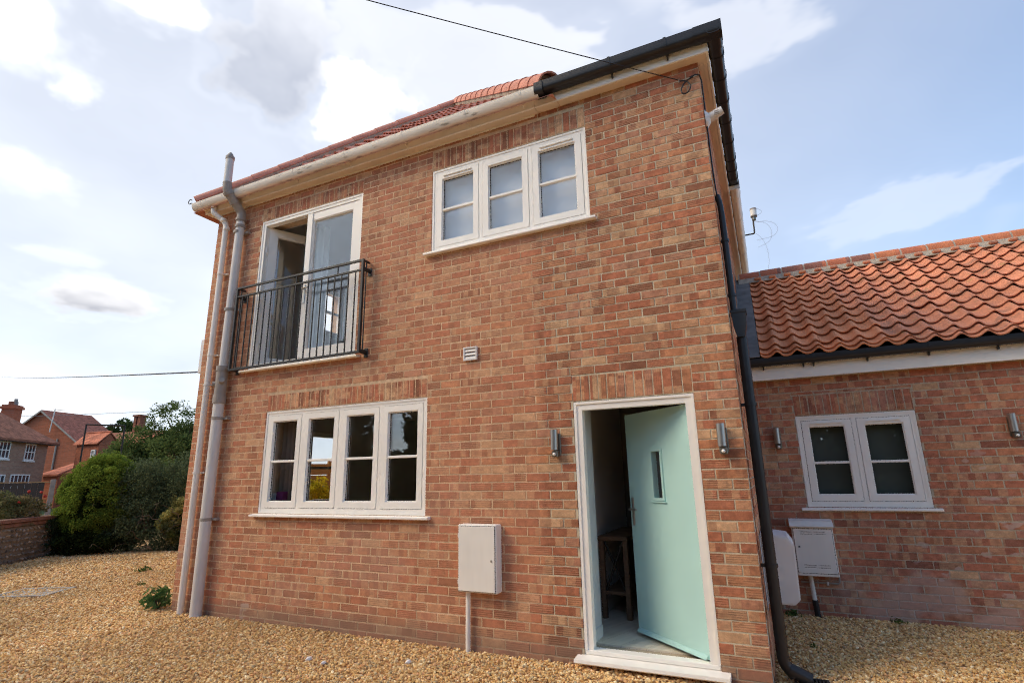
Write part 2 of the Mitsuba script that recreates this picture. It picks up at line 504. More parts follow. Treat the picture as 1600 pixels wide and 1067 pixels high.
def house_tile_color(p, n, uv):
    c = dr.floor(p.x / 0.205 + 100)
    k = dr.floor((p.y + p.z) * 0.707 / 0.27 + 100)
    f = fbm(p.x * 14, p.y * 14, p.z * 14, 4)
    return C3(.54, .235, .165) * (0.78 + 0.4 * cell_rand(c, k, 3)) * (0.8 + 0.4 * f)


def ridge_color(p, n, uv):
    c = dr.floor(p.x / 0.305 + 50)
    f = fbm(p.x * 14, p.y * 14, p.z * 14, 4)
    r = cell_rand(c, 3, 9)
    base = dr.select(r < .3, C3(.27, .115, .085), dr.select(r < .75, C3(.47, .155, .085), C3(.54, .19, .09)))
    return base * (0.75 + 0.5 * f)


mat('mat_tile', tile_color, 0.75, lambda p, n, uv: fbm(p.x * 60, p.y * 60, p.z * 60, 3), 0.002)
mat('mat_house_tile', house_tile_color, 0.75)
mat('mat_ridge', ridge_color, 0.75, lambda p, n, uv: fbm(p.x * 60, p.y * 60, p.z * 60, 3), 0.002)
mat('mat_hip', lambda p, n, uv: C3(.55, .235, .165) * (0.72 + 0.5 * fbm(p.x * 9, p.y * 9, p.z * 9, 4)), 0.75)
mat('mat_felt', lambda p, n, uv: C3(.10, .10, .10) * (0.8 + 0.4 * fbm(p.x * 9, p.y * 9, 1.0, 3)), 0.9)
mat('mat_grey_paint', (.32, .31, .30), 0.6)
mat('mat_purple', (.13, .015, .10), 0.6)
mat('mat_book_white', (.50, .52, .54), 0.6)
mat('mat_curtain', lambda p, n, uv: C3(.24, .185, .155) * (0.8 + 0.4 * noise(p.x * 30, p.y * 30, 1.0)), 0.9)
mat('mat_curtain_blue', lambda p, n, uv: C3(.30, .36, .39) * (0.8 + 0.4 * noise(p.x * 30, p.y * 30, 1.0)), 0.9)


# ------------------------------------------------------------------ bricks
rng = np.random.default_rng(7)


def brick_pieces(x0, x1, z0, z1, open_rects, s_of_x, limit=0.03, hsplit=True):
    """rectangles (x0, x1, z0, z1) of a stretcher bond over the wall, cut round the rectangles given"""
    out = []
    k0, k1 = int(math.floor(z0 / .075 + .5)), int(math.floor(z1 / .075 + .5))
    for k in range(k0, k1 + 1):
        zl, zh = max((k - .5) * .075 + .005, z0), min((k + .5) * .075 - .005, z1)
        if zh - zl < .02:
            continue
        off = 0.0 if k % 2 else 0.1125
        m0 = int(math.floor((-s_of_x(x1) + off) / .225)) - 1
        m1 = int(math.ceil((-s_of_x(x0) + off) / .225)) + 1
        shift = s_of_x(0.0)
        for m in range(m0, m1 + 1):
            b = -(m * .225 - off) - shift
            a = b - .225
            A, B = max(a + .005, x0), min(b - .005, x1)
            if abs(b - x1) < 1e-6 or b > x1:
                B = x1
            if B - A < limit:
                continue
            segs = [(A, B, zl, zh)]
            for (ox0, ox1, oz0, oz1) in open_rects:
                nxt = []
                for (p, q, r, s) in segs:
                    if q <= ox0 or p >= ox1 or s <= oz0 or r >= oz1:
                        nxt.append((p, q, r, s))
                        continue
                    if r < oz0 - .024:
                        nxt.append((p, q, r, oz0 - .002))
                    elif s > oz1 + .024:
                        nxt.append((p, q, oz1 + .002, s))
                    rr, ss = max(r, oz0), min(s, oz1)
                    if p < ox0 - .02:
                        nxt.append((p, ox0 - .001, rr, ss) if ss - rr < s - r - .024 else (p, ox0 - .001, r, s))
                    if q > ox1 + .02:
                        nxt.append((ox1 + .001, q, rr, ss) if ss - rr < s - r - .024 else (ox1 + .001, q, r, s))
                segs = nxt
            out += [t for t in segs if t[1] - t[0] > limit and t[3] - t[2] > .02]
    return out


FQ = np.array([[0, 1, 5, 4], [1, 2, 6, 5], [2, 3, 7, 6], [3, 0, 4, 7], [4, 5, 9, 8], [5, 6, 10, 9], [6, 7, 11, 10], [7, 4, 8, 11], [8, 9, 10, 11]])
BF = np.vstack([FQ[:, [0, 1, 2]], FQ[:, [0, 2, 3]]])


def brick_verts(r, proud, depth, ch=.0022, wobble=.0008):
    x0, x1, z0, z1 = r
    j = rng.normal(0, .0009, 4)
    x0, x1, z0, z1 = x0 + j[0], x1 + j[1], z0 + j[2], z1 + j[3]
    pr = max(proud + rng.normal(0, wobble), .0018)
    tx, tz = float(np.clip(rng.normal(0, .0035), -.008, .008)), float(np.clip(rng.normal(0, .008), -.016, .016))
    cx, cz = (x0 + x1) / 2, (z0 + z1) / 2

    def q(x, z, d):
        return (x, -d + ((x - cx) * tx + (z - cz) * tz if d > 0 else 0.0), z)
    back = [q(x, z, -depth) for x, z in ((x0, z0), (x1, z0), (x1, z1), (x0, z1))]
    mid = [q(x, z, pr - ch) if pr - ch > 0 else (x, -(pr - ch), z) for x, z in ((x0, z0), (x1, z0), (x1, z1), (x0, z1))]
    c = ch * 1.0
    fr = [q(x, z, pr) for x, z in ((x0 + c, z0 + c), (x1 - c, z0 + c), (x1 - c, z1 - c), (x0 + c, z1 - c))]
    return np.array(back + mid + fr)


def lay_bricks(parent, pieces, y, proud_fn, materials, keep=300, deep=None):
    """pieces: (rect, material). The `keep` largest in view are parts of their own, the rest one part"""
    P = []
    for i, (r, m) in enumerate(pieces):
        d = deep(r) if deep else .03
        V = brick_verts(r, proud_fn(r), d)
        V[:, 1] += y
        z, ok = seen_size(V[8:].mean(0))
        ctr = V[8:].mean(0) - CAM
        area = (r[1] - r[0]) * (r[3] - r[2]) * abs(ctr[1]) / max(z, .3) ** 3 if ok else 0
        P.append((area, i, V, m))
    P.sort(key=lambda t: -t[0])
    big = {t[1] for t in P[:keep] if t[0] > 0}
    rest = {}
    for area, i, V, m in P:
        if i in big:
            add('brick', (V, BF), m, parent)
        else:
            rest.setdefault(m, []).append((V, BF))
    for m, ms in rest.items():
        k = add('brickwork', cat(ms), m, parent)
        tag(k, kind='stuff')


# ------------------------------------------------------------------ the house: walls
H = thing('brick_house', 'two storey brick house with cream windows and an open pale green door', 'house')
LW, TOP = -6.37, 5.03
OPEN = {'upper': (-2.842, -1.080, 3.757, 4.730), 'lower': (-5.092, -2.854, 1.091, 2.218), 'door': (-1.334, -0.326, 0.075, 2.054), 'french': (-5.490, -3.818, 2.757, 4.728)}
opens = list(OPEN.values())
wall_poly = sbox(LW, -.4, 0, 5.12)
for o in opens:
    wall_poly = wall_poly.difference(sbox(o[0] - .002, o[2] - .002, o[1] + .002, o[3] + .002))
front = extr_xz(wall_poly, 0.0, 0.28)
WY = 8.0
side_open = [(1.68, 2.55, 1.08, 2.15), (1.62, 2.22, 3.72, 4.50)]
left_poly = sbox(.282, -.4, WY, 5.12)
for (a, b, c, d) in side_open:
    left_poly = left_poly.difference(sbox(a, c, b, d))


def wall_x(poly, x0, x1):
    m = extr_xz(poly, 0, x1 - x0)
    v = np.asarray(m.vertices)
    return trimesh.Trimesh(np.stack([x0 + v[:, 1], v[:, 0], v[:, 2]], -1), np.asarray(m.faces), process=False)


wall = cat([front, wall_x(left_poly, LW, LW + .28), bx(-.28, 0, .282, WY, -.4, 5.12), bx(LW, 0, WY + .002, WY + .28, -.4, 5.12)])
WALL = add('wall', wall, 'mat_mortar', H)
sold = [(OPEN['upper'], .225), (OPEN['lower'], .19), (OPEN['door'], .222), (OPEN['french'], .17)]
pieces, blocks = [], list(opens)
for o, h in sold:
    h = min(h, TOP + .02 - o[3] - .01)
    n = int(round((o[1] - o[0]) / .075))
    wd = (o[1] - o[0]) / n
    blocks.append((o[0] - .001, o[1] + .001, o[3], o[3] + h + .012))
    for i in range(n):
        pieces.append(((o[0] + i * wd + .0045, o[0] + (i + 1) * wd - .0045, o[3] + .010, o[3] + h), 'mat_soldier'))
for r in brick_pieces(LW, 0.0, -.15, 5.06, blocks, lambda x: x):
    pieces.append((r, 'mat_brick'))


def main_deep(r):
    if r[1] > -.001:
        return .1025 if r[1] - r[0] > .16 else .215
    if r[0] < LW + .001:
        return .10
    return .03


lay_bricks(WALL, pieces, 0.0, lambda r: .0022 if (r[0] + r[1]) / 2 < -1.69 else .0038, None, 300, main_deep)
# the right-hand flank, laid the same way and turned round the corner
side = []
for k in range(-2, 68):
    z0, z1 = (k - .5) * .075 + .005, (k + .5) * .075 - .005
    y = .1125 if k % 2 else .225
    while y < 5.5:
        side.append(((y, min(y + .215, 5.6), z0, z1)))
        y += .225
ms = []
for r in side:
    V = brick_verts(r, .006, .03)
    ms.append((np.stack([-V[:, 1], V[:, 0], V[:, 2]], -1), BF))
tag(add('brickwork', cat(ms), 'mat_brick_side', WALL), kind='stuff')
ms = []
for r in brick_pieces(.112, WY, -.15, 5.06, side_open, lambda x: x):
    V = brick_verts(r, .004, .03)
    ms.append((np.stack([LW + V[:, 1], V[:, 0], V[:, 2]], -1), BF[:, ::-1]))
tag(add('brickwork', cat(ms), 'mat_brick_side', WALL), kind='stuff')

# rooms behind the openings
GF, UF = .085, 2.70
room = cat([bx(-6.088, -.282, 5.0, 5.1, GF, 5.0), bx(-1.62, -1.50, .50, 4.998, GF, 2.50), bx(-3.42, -3.30, .284, 4.998, UF, 5.0)])
add('interior_wall', room, 'mat_paint', H)
plaster = wall_poly.intersection(sbox(LW + .284, GF, -.284, 5.0))
add('plaster', extr_xz(plaster, .283, .297), 'mat_paint', H)
add('plaster', wall_x(left_poly.intersection(sbox(.299, GF, 5.0, 5.0)), LW + .282, LW + .292), 'mat_paint', H)
add('floor_slab', bx(-6.086, -.284, .284, 5.0, -.05, GF), 'mat_floor', H)
add('floor_slab', bx(-6.086, -.284, .299, 4.998, 2.502, UF), 'mat_floor', H)
add('ceiling', bx(-6.09, -.282, .282, 5.0, 4.97, 5.03), 'mat_ceiling', H)
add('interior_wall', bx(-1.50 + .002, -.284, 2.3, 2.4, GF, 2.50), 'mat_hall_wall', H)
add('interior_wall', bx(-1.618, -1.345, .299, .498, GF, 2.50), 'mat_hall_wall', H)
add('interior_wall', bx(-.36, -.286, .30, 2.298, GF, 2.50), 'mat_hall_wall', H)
add('reveal', bx(-1.345, -1.334, .082, .50, GF + .09, 2.05), 'mat_reveal', H)
add('skirting', bx(-1.345, -1.326, .082, .50, GF, GF + .088), 'mat_upvc', H)


# ------------------------------------------------------------------ windows
def window(parent, name, o, lights, yo, bars, vents=(), sill=.06, sash_w=.062, ms='mat_upvc', flip=None):
    """cream casement: frame, one sash per light with glass above and below a bar, trickle vents, sill. o = (x0, x1, z0, z1), yo the wall face"""
    x0, x1, z0, z1 = o
    W = key_for(name, parent)
    fw, fb, y0 = .050, .055, yo + .012
    inner_x0, inner_x1 = x0 + fw, x1 - fw
    mw = .042
    lw = (inner_x1 - inner_x0 - mw * (lights - 1)) / lights
    poly = sbox(x0 + .002, z0, x1 - .002, z1 - .002)
    rects = []
    for i in range(lights):
        a = inner_x0 + i * (lw + mw)
        rects.append((a, a + lw, z0 + fb, z1 - fw))
        poly = poly.difference(sbox(*[rects[-1][0], rects[-1][2], rects[-1][1], rects[-1][3]]))
    add('frame', extr_xz(poly, y0, y0 + .07), ms, W)
    # raised outer lip of the frame
    add('frame', ring(x0 + .002, x1 - .002, z0, z1 - .002, .020, y0 - .008, y0 - .0005), ms, W)
    for i, (a, b, c, d) in enumerate(rects):
        add('gasket', ring(a - .004, b + .004, c - .004, d + .004, .012, y0 + .022, y0 + .060), 'mat_gasket', W)
        g = .0045
        sa, sb, sc, sd = a + g, b - g, c + g, d - g
        add('sash', ring(sa, sb, sc, sd, sash_w, y0 - .004, y0 + .05), ms, W)
        ga, gb, gc, gd = sa + sash_w, sb - sash_w, sc + sash_w, sd - sash_w
        add('bead', ring(ga - .001, gb + .001, gc - .001, gd + .001, .012, y0 + .012, y0 + .045), ms, W)
        if bars is not None:
            add('glazing_bar', bx(ga + .001, gb - .001, y0 + .004, y0 + .040, bars - .013, bars + .013, .004), ms, W)
        add('gasket', ring(ga + .010, gb - .010, gc + .010, gd - .010, .006, y0 + .026, y0 + .034), 'mat_gasket', W)
        for (u, v) in (((gc, bars), (bars, gd)) if bars is not None else ((gc, gd),)):
            Q = np.array([(ga, y0 + .030, u), (gb, y0 + .030, u), (gb, y0 + .030, v), (ga, y0 + .030, v)])
            Q2 = Q + [0, .014, 0]
            add('pane', (np.vstack([Q, Q2]), np.array([[0, 1, 2], [0, 2, 3], [4, 5, 6], [4, 6, 7]])), 'mat_pane', W)
        if i in vents:
            add('trickle_vent', bx(ga + .02, gb - .02, y0 - .018, y0 - .005, sd - .040, sd - .022, .004), ms, W)
    if sill:
        prof = [(y0 + .03, z0 - .002), (y0 + .03, z0 - .03), (yo - sill, z0 - .036), (yo - sill - .006, z0 - .028), (yo - sill - .004, z0 - .012)]
        add('sill', extr_profile(prof, 0, x0 - .062, x1 + .062), ms, W)
    return W


window(H, 'window', OPEN['upper'], 3, 0.0, 4.243, (0, 2))
window(H, 'window', OPEN['lower'], 4, 0.0, 1.648, ())
mat('mat_pale_backing', (.62, .66, .70), .9)
add('added_backing', bx(OPEN['upper'][0] + .03, OPEN['upper'][1] - .03, .165, .170, OPEN['upper'][2] + .02, OPEN['upper'][3] - .02), 'mat_pale_backing', H)  # added pale sheet, stands in for bright sky mirrored in the glass
# side windows, seen through the front ones
for (a, b, c, d) in side_open:
    W = key_for('side_window', H)

    def turn(m):
        v = np.asarray(m.vertices)
        return trimesh.Trimesh(np.stack([LW + .20 + v[:, 1], v[:, 0], v[:, 2]], -1), np.asarray(m.faces), process=False)
    add('frame', turn(ring(a, b, c, d, .07, 0, .06)), 'mat_upvc', W)
    add('glazing_bar', turn(bx(a + .07, b - .07, .01, .05, (c + d) / 2 - .02, (c + d) / 2 + .02)), 'mat_upvc', W)
    Q = np.array([(LW + .23, a + .07, c + .07), (LW + .23, b - .07, c + .07), (LW + .23, b - .07, d - .07), (LW + .23, a + .07, d - .07)])
    add('pane', (Q, np.array([[0, 1, 2], [0, 2, 3]])), 'mat_pane', W)

# french window on the upper floor, left leaf open inwards
FW = key_for('french_window', H)
x0, x1, z0, z1 = OPEN['french']
add('frame', ring(x0 + .002, x1 - .002, z0, z1 - .002, .060, .012, .085), 'mat_upvc', FW)
add('frame', ring(x0 + .002, x1 - .002, z0, z1 - .002, .022, .003, .0115), 'mat_upvc', FW)


def french_leaf(a, b):
    """leaf between x a..b, hinge side at a; parts in local coordinates"""
    c, d = z0 + .064, z1 - .066
    s = ring(a, b, c, d, .095, 0, .06)
    bead = ring(a + .094, b - .094, c + .094, d - .094, .012, .010, .05)
    q_ = np.array([(a + .1, .026, c + .1), (b - .1, .026, c + .1), (b - .1, .026, d - .1), (a + .1, .026, d - .1)])
    g = (np.vstack([q_, q_ + [0, .014, 0]]), np.array([[0, 1, 2], [0, 2, 3], [4, 5, 6], [4, 6, 7]]))
    return s, bead, g


L = key_for('door_leaf', FW)[len(FW) + 2:]
s, bead, g = french_leaf(-4.700, -3.882)
for m, nm, mm in ((s, 'leaf_frame', 'mat_upvc'), (bead, 'leaf_bead', 'mat_upvc'), (trimesh.Trimesh(*g, process=False), 'pane', 'mat_pane')):
    m = m.copy()
    m.apply_translation((0, .022, 0))
    add(nm, m, mm, FW)
add('stile', bx(-4.700, -4.612, .010, .021, z0 + .066, z1 - .068, .004), 'mat_upvc', FW)
s, bead, g = french_leaf(0.0, .72)
for m, nm, mm in ((s, 'leaf_frame', 'mat_upvc'), (bead, 'leaf_bead', 'mat_upvc'), (trimesh.Trimesh(*g, process=False), 'pane', 'mat_pane')):
    add(nm, xform(m, 62, (x0 + .075, .07, 0)), mm, FW)
prof = [(.05, z0 - .002), (.05, z0 - .03), (-.06, z0 - .038), (-.066, z0 - .030), (-.062, z0 - .014)]
add('sill', extr_profile(prof, 0, x0 - .085, x1 + .075), 'mat_upvc', FW)
add('handle', cat([bx(-4.672, -4.640, .000, .010, 3.48, 3.72, .004), tube([(-4.656, .002, 3.66), (-4.656, -.035, 3.66), (-4.56, -.038, 3.66)], .010, 8)]), 'mat_steel', FW)
for z in (3.05, 3.7, 4.35):
    add('hinge', tube([(x0 + .066, .05, z - .05), (x0 + .066, .05, z + .05)], .012, 8), 'mat_upvc', FW)
# blue-grey curtain beside the open leaf
xs = np.linspace(-5.20, -4.78, 26)
top = np.stack([xs, .46 + .03 * np.sin(xs * 60), np.full(26, 4.72)], -1)
V = np.vstack([top, top * [1, 1, 0] + [0, 0, UF + .03]])
F = np.array([(i, i + 1, 27 + i) for i in range(25)] + [(i, 27 + i, 26 + i) for i in range(25)])
cu = thing('curtain', 'blue grey curtain hanging inside the open upper french window', 'curtain')
scene[cu] = mikit.ply((V, F), 'mat_curtain_blue', smooth=False)

# ------------------------------------------------------------------ front door
DF = key_for('door_frame', H)
x0, x1, z0, z1 = OPEN['door']
poly = sbox(x0 + .002, .11, x1 - .002, z1 - .002).difference(sbox(x0 + .072, .0, x1 - .072, z1 - .072))
add('jamb', extr_xz(poly, .012, .082), 'mat_upvc', DF)
poly = sbox(x0 + .002, .11, x1 - .002, z1 - .002).difference(sbox(x0 + .024, .0, x1 - .024, z1 - .024))
add('moulding', extr_xz(poly, .001, .0115), 'mat_upvc', DF)
add('threshold', bx(x0 + .002, x1 - .002, .004, .10, .078, .109, .004), 'mat_upvc', DF)
add('sill', extr_profile([(.03, .076), (.03, .040), (-.10, .034), (-.112, .044), (-.108, .066)], 0, x0 - .055, x1 + .062), 'mat_upvc', DF)
DR = key_for('front_door', H)
hx, hy, ang = x1 - .078, .062, 180 - 42.0
DWID = .86
dz0, dz1 = .118, z1 - .076
hole = (DWID * .5 - .058, DWID * .5 + .058, 1.235, 1.625)


def door_m(m):
    return xform(m, ang, (hx, hy, 0))


# local: x along the leaf from the hinge, y = outside face at +0 (turned), thickness to -.044
leaf = sbox(0, dz0, DWID, dz1).difference(sbox(hole[0], hole[2], hole[1], hole[3]))
add('leaf', door_m(extr_xz(leaf, -.044, 0)), 'mat_door', DR)
add('glazing_trim', door_m(ring(hole[0] - .021, hole[1] + .021, hole[2] - .021, hole[3] + .021, .022, .0005, .012)), 'mat_door', DR)
add('glazing_trim', door_m(bx(hole[0] - .040, hole[1] + .040, .001, .018, hole[2] - .038, hole[2] - .027, .003)), 'mat_door', DR)
Q = np.array([(hole[0], -.004, hole[2]), (hole[1], -.004, hole[2]), (hole[1], -.004, hole[3]), (hole[0], -.004, hole[3])])
add('pane', door_m(trimesh.Trimesh(Q, np.array([[0, 1, 2], [0, 2, 3]]), process=False)), 'mat_pane', DR)
add('handle', door_m(cat([bx(DWID - .062, DWID - .028, .001, .010, .99, 1.23, .004), tube([(DWID - .045, .008, 1.13), (DWID - .045, .050, 1.13), (DWID - .155, .052, 1.13)], .0095, 10)])), 'mat_steel', DR)
add('weather_strip', door_m(extr_profile([(.001, .150), (.030, .128), (.030, .120), (.001, .120)], 0, .012, DWID - .012)), 'mat_door', DR)
add('seal', door_m(bx(-.002, DWID, -.040, -.006, dz0 - .008, dz0 - .001)), 'mat_gasket', DR)

# ------------------------------------------------------------------ things inside
ct = thing('console_table', 'dark wooden console table with crossed legs in the hall behind the open door', 'table')
tx0, tx1, ty0, ty1 = -1.50, -1.20, 1.05, 2.10
add('tabletop', bx(tx0, tx1, ty0, ty1, .80, .84, .005), 'mat_table_wood', ct)
add('shelf', bx(tx0 + .03, tx1 - .03, ty0 + .03, ty1 - .03, .30, .33), 'mat_table_wood', ct)
for (a, b) in ((tx1 - .05, ty0 + .01), (tx1 - .05, ty1 - .06), (tx0 + .01, ty0 + .01), (tx0 + .01, ty1 - .06)):
    add('leg', bx(a, a + .045, b, b + .05, GF + .002, .799), 'mat_table_wood', ct)
for q in (0, 1):
    za, zb = (.34, .79) if q == 0 else (.79, .34)
    add('cross_brace', tube([(tx0 + .06, ty0 + .03 + .012 * q, za), (tx1 - .055, ty0 + .03 + .012 * q, zb)], .011, 8), 'mat_black_iron', ct)
bk = thing('purple_box', 'small purple box standing on the inner sill of the lower window', 'box')
scene[bk] = mikit.ply(bx(-4.975, -4.875, .13, .21, 1.14, 1.315, .004), 'mat_purple')
bk = thing('grey_box', 'pale grey box beside the purple one on the lower window sill', 'box')
scene[bk] = mikit.ply(bx(-5.075, -4.985, .13, .21, 1.14, 1.30, .004), 'mat_book_white')
add('window_board', bx(OPEN['lower'][0], OPEN['lower'][1], .0845, .42, 1.105, 1.139, .003), 'mat_upvc', H)
cu = thing('curtain', 'brown curtain drawn aside in the left light of the lower window', 'curtain')
xs = np.linspace(-5.085, -4.82, 30)
top = np.stack([xs, .245 + .02 * np.sin(xs * 85), np.full(30, 2.21)], -1)
V = np.vstack([top, top * [1, 1, 0] + [0, 0, 1.145]])
F = np.array([(i, i + 1, 31 + i) for i in range(29)] + [(i, 31 + i, 30 + i) for i in range(29)])
scene[cu] = mikit.ply((V, F), 'mat_curtain', smooth=False)


# ------------------------------------------------------------------ eaves, fascia, gutters
XB = -1.475                                                    # where the cream gutter meets the black one
add('fascia', bx(-6.50, -1.5605, -.132, -.112, 5.020, 5.17, .002), 'mat_fascia', H)
add('fascia', bx(-1.5595, .1005, -.120, -.100, 5.030, 5.19, .002), 'mat_fascia', H)
add('fascia', bx(.081, .101, -.0995, 2.6, 5.030, 5.20, .002), 'mat_fascia', H)
add('fascia', bx(.081, .101, 2.602, WY, 5.000, 5.20, .002), 'mat_upvc_dirty', H)
add('fascia', bx(-6.50, -6.48, -.111, WY, 5.030, 5.20, .002), 'mat_fascia', H)
add('soffit', bx(-6.48, -1.56, -.1115, .03, 5.034, 5.046), 'mat_soffit', H)
add('soffit', bx(-1.558, .0805, -.0995, .03, 5.040, 5.052), 'mat_soffit', H)
add('soffit', bx(-.03, .0805, .032, WY, 5.040, 5.052), 'mat_soffit', H)
add('soffit', bx(-6.48, LW + .03, .032, WY, 5.036, 5.048), 'mat_soffit', H)
add('soffit_trim', bx(-6.48, -1.60, -.012, -.006, 5.018, 5.034), 'mat_fascia', H)
add('soffit_trim', bx(.050, .056, -.03, WY, 5.032, 5.0395), 'mat_soffit', H)


def gutter_profile(w, h, t=.003, flat=False):
    n = 14
    a = np.linspace(math.pi, 2 * math.pi, n)
    o = np.stack([w / 2 * np.cos(a), h * np.sin(a)], -1)
    if flat:
        o = np.stack([w / 2 * np.sign(np.cos(a)) * np.abs(np.cos(a)) ** .55, h * -np.abs(np.sin(a)) ** .55], -1)
    i = o[::-1] * [(w - 2 * t) / w, (h - t) / h]
    return np.vstack([o, i])


def place_gutter(prof, yc, zt):
    return np.stack([prof[:, 0] + yc, prof[:, 1] + zt], -1)


GU = key_for('cream_gutter', H)
PR = place_gutter(gutter_profile(.122, .098), -.195, 5.160)
add('channel', extr_profile(PR, 0, -6.62, XB), 'mat_upvc_dirty', GU, smooth=40)
add('end_cap', extr_profile(PR[:14], 0, -6.625, -6.6205), 'mat_upvc_dirty', GU)
for x in (-6.45, -5.62, -4.75, -3.93, -3.10, -2.30, -1.66):
    add('bracket', cat([extr_profile(place_gutter(gutter_profile(.130, .103, .005), -.195, 5.162), 0, x - .012, x + .012), bx(x - .005, x + .005, -.185, -.133, 5.045, 5.066)]), 'mat_upvc_dirty', GU, smooth=40)
GB = key_for('black_gutter', H)
PB = place_gutter(gutter_profile(.128, .102, .004, True), -.187, 5.198)
add('channel', extr_profile(PB, 0, XB + .002, .10), 'mat_black', GB, smooth=40)
add('joint', extr_profile(place_gutter(gutter_profile(.142, .118, .006, True), -.189, 5.192), 0, XB - .03, XB + .06), 'mat_black', GB, smooth=40)
PS = place_gutter(gutter_profile(.122, .102, .004, True), .165, 5.197)
add('channel', extr_profile(PS, 1, -.10, 2.55), 'mat_black', GB, smooth=40)
add('end_cap', bx(.103, .227, 2.5505, 2.556, 5.09, 5.198), 'mat_black', GB)
add('corner_angle', cat([extr_profile(place_gutter(gutter_profile(.138, .110, .006, True), -.187, 5.200), 0, .0, .228), extr_profile(place_gutter(gutter_profile(.130, .109, .006, True), .166, 5.199), 1, -.250, -.02), bx(.224, .232, -.254, -.12, 5.09, 5.203)]), 'mat_black', GB, smooth=40)
for x in (-.75, -.24):
    add('bracket', cat([extr_profile(place_gutter(gutter_profile(.140, .111, .006, True), -.187, 5.202), 0, x - .012, x + .012), extr_profile([(-.121, 5.13), (-.128, 5.055), (-.165, 5.100)], 0, x - .007, x + .007)]), 'mat_black', GB)
for y in (.10, .42, .78, 1.15, 1.55, 1.95, 2.2, 2.42):
    add('bracket', extr_profile(place_gutter(gutter_profile(.134, .112, .006, True), .166, 5.202), 1, y - .012, y + .012), 'mat_black', GB)
GW = key_for('old_side_gutter', H)
add('end_cap', bx(.104, .234, 2.5565, 2.5595, 5.035, 5.172), 'mat_upvc_dirty', GW)
add('channel', extr_profile(place_gutter(gutter_profile(.13, .13), .168, 5.172), 1, 2.56, WY), 'mat_upvc_dirty', GW, smooth=40)
for y in (2.9, 3.6, 4.3, 5.0):
    add('bracket', extr_profile(place_gutter(gutter_profile(.14, .14, .005), .168, 5.175), 1, y - .012, y + .012), 'mat_upvc_dirty', GW, smooth=40)
add('flat_roof', bx(-1.45, .08, -.079, WY, 5.06, 5.15), 'mat_felt', H)


# ------------------------------------------------------------------ pantiles
def pantile(w=.205, length=.33, amp=.028, thick=.013, lift=.042, n=14):
    """one S-shaped tile: x across, y up the slope, z off the roof; lower end at y = 0"""
    s = np.linspace(0, 1, n + 1)
    s = np.linspace(0, 1.06, n + 1)
    ph_ = 2 * math.pi * (s - .80)
    prof = amp * np.cos(ph_ + .38 * np.sin(ph_))
    x = s * w
    lo = np.stack([x, 0 * x, prof + lift + thick], -1)
    hi = np.stack([x, 0 * x + length, prof + thick], -1)
    lob = np.stack([x, 0 * x, prof + lift], -1)
    V = np.vstack([lo, hi, lob])
    F, m = [], n + 1
    for i in range(n):
        F += [(i, i + 1, m + i + 1), (i, m + i + 1, m + i), (2 * m + i, 2 * m + i + 1, i + 1), (2 * m + i, i + 1, i)]
    return V, np.array(F)


def frame_of(origin, ex, ey):
    ex, ey = np.asarray(ex, float), np.asarray(ey, float)
    ez = np.cross(ex, ey)
    M = np.eye(4)
    M[:3, 0], M[:3, 1], M[:3, 2], M[:3, 3] = ex, ey, ez / np.linalg.norm(ez), origin
    return M


PT_V, PT_F = pantile()
PT_PLY = [mikit.ply((PT_V + np.random.default_rng(5 + q).normal(0, .0012, 3), PT_F), 'mat_tile', smooth=35) for q in range(3)]


def put_tile(parent, ply_dict, M):
    d = dict(ply_dict)
    d['to_world'] = T(M.tolist())
    return add_dict('tile', d, parent)


def jit(M, r):
    J = trimesh.transformations.euler_matrix(r.normal(0, .005), r.normal(0, .004), r.normal(0, .005))
    J[:3, 3] = r.normal(0, .0016, 3)
    return M @ J


# side extension roof
X = thing('brick_extension', 'low brick side wing with an orange pantile roof and a two light window', 'house')
EV = np.array([2.06, 2.650])                                    # eaves: y, z of the tiles' lower edge
RG = np.array([4.40, 4.330])
SL = RG - EV
SLEN = np.linalg.norm(SL)
es = np.array([0, SL[0], SL[1]]) / SLEN
RF = key_for('roof', X)
add('deck', extr_profile([(EV[0] + .10, EV[1] + .02), (RG[0], RG[1] - .045), (2 * RG[0] - EV[0], EV[1] - .02), (2 * RG[0] - EV[0], EV[1] - .1), (EV[0] + .10, EV[1] - .06)], 0, .02, 7.0), 'mat_gasket', RF)
tr = np.random.default_rng(11)
rows = 12
gauge = (SLEN - .10) / (rows - .28)
cands = []
for r in range(rows):
    for c in range(33):
        o = np.array([.205 + c * .205, EV[0], EV[1]]) + es * (r * gauge if r else 0)
        z, ok = seen_size(o)
        cands.append((0 if ok else 1, z, r, c, o))
cands.sort(key=lambda t: (t[0], t[1]))
rest = []
for i, (bad, z, r, c, o) in enumerate(cands):
    M = jit(frame_of(o, (1, 0, 0), es), tr)
    if i < 300 and not bad:
        put_tile(RF, PT_PLY[int(tr.integers(3))], M)
    else:
        rest.append((trimesh.transform_points(PT_V, M), PT_F))
# doubled eaves course
for c in range(17):
    M = jit(frame_of(np.array([.205 + c * .205, EV[0], EV[1]]) + es * .055 + np.array([0, -.010, .014]), (1, 0, 0), es), tr)
    rest.append((trimesh.transform_points(PT_V * [1, .4, 1], M), PT_F))
# back slope
eb = es * [1, -1, 1]
for r in range(rows):
    for c in range(33):
        o = np.array([.205 + (c + 1) * .205, 2 * RG[0] - EV[0], EV[1]]) + eb * (r * gauge)
        rest.append((trimesh.transform_points(PT_V, frame_of(o, (-1, 0, 0), eb)), PT_F))
tag(add('tiling', cat(rest), 'mat_tile', RF, smooth=35), kind='stuff')


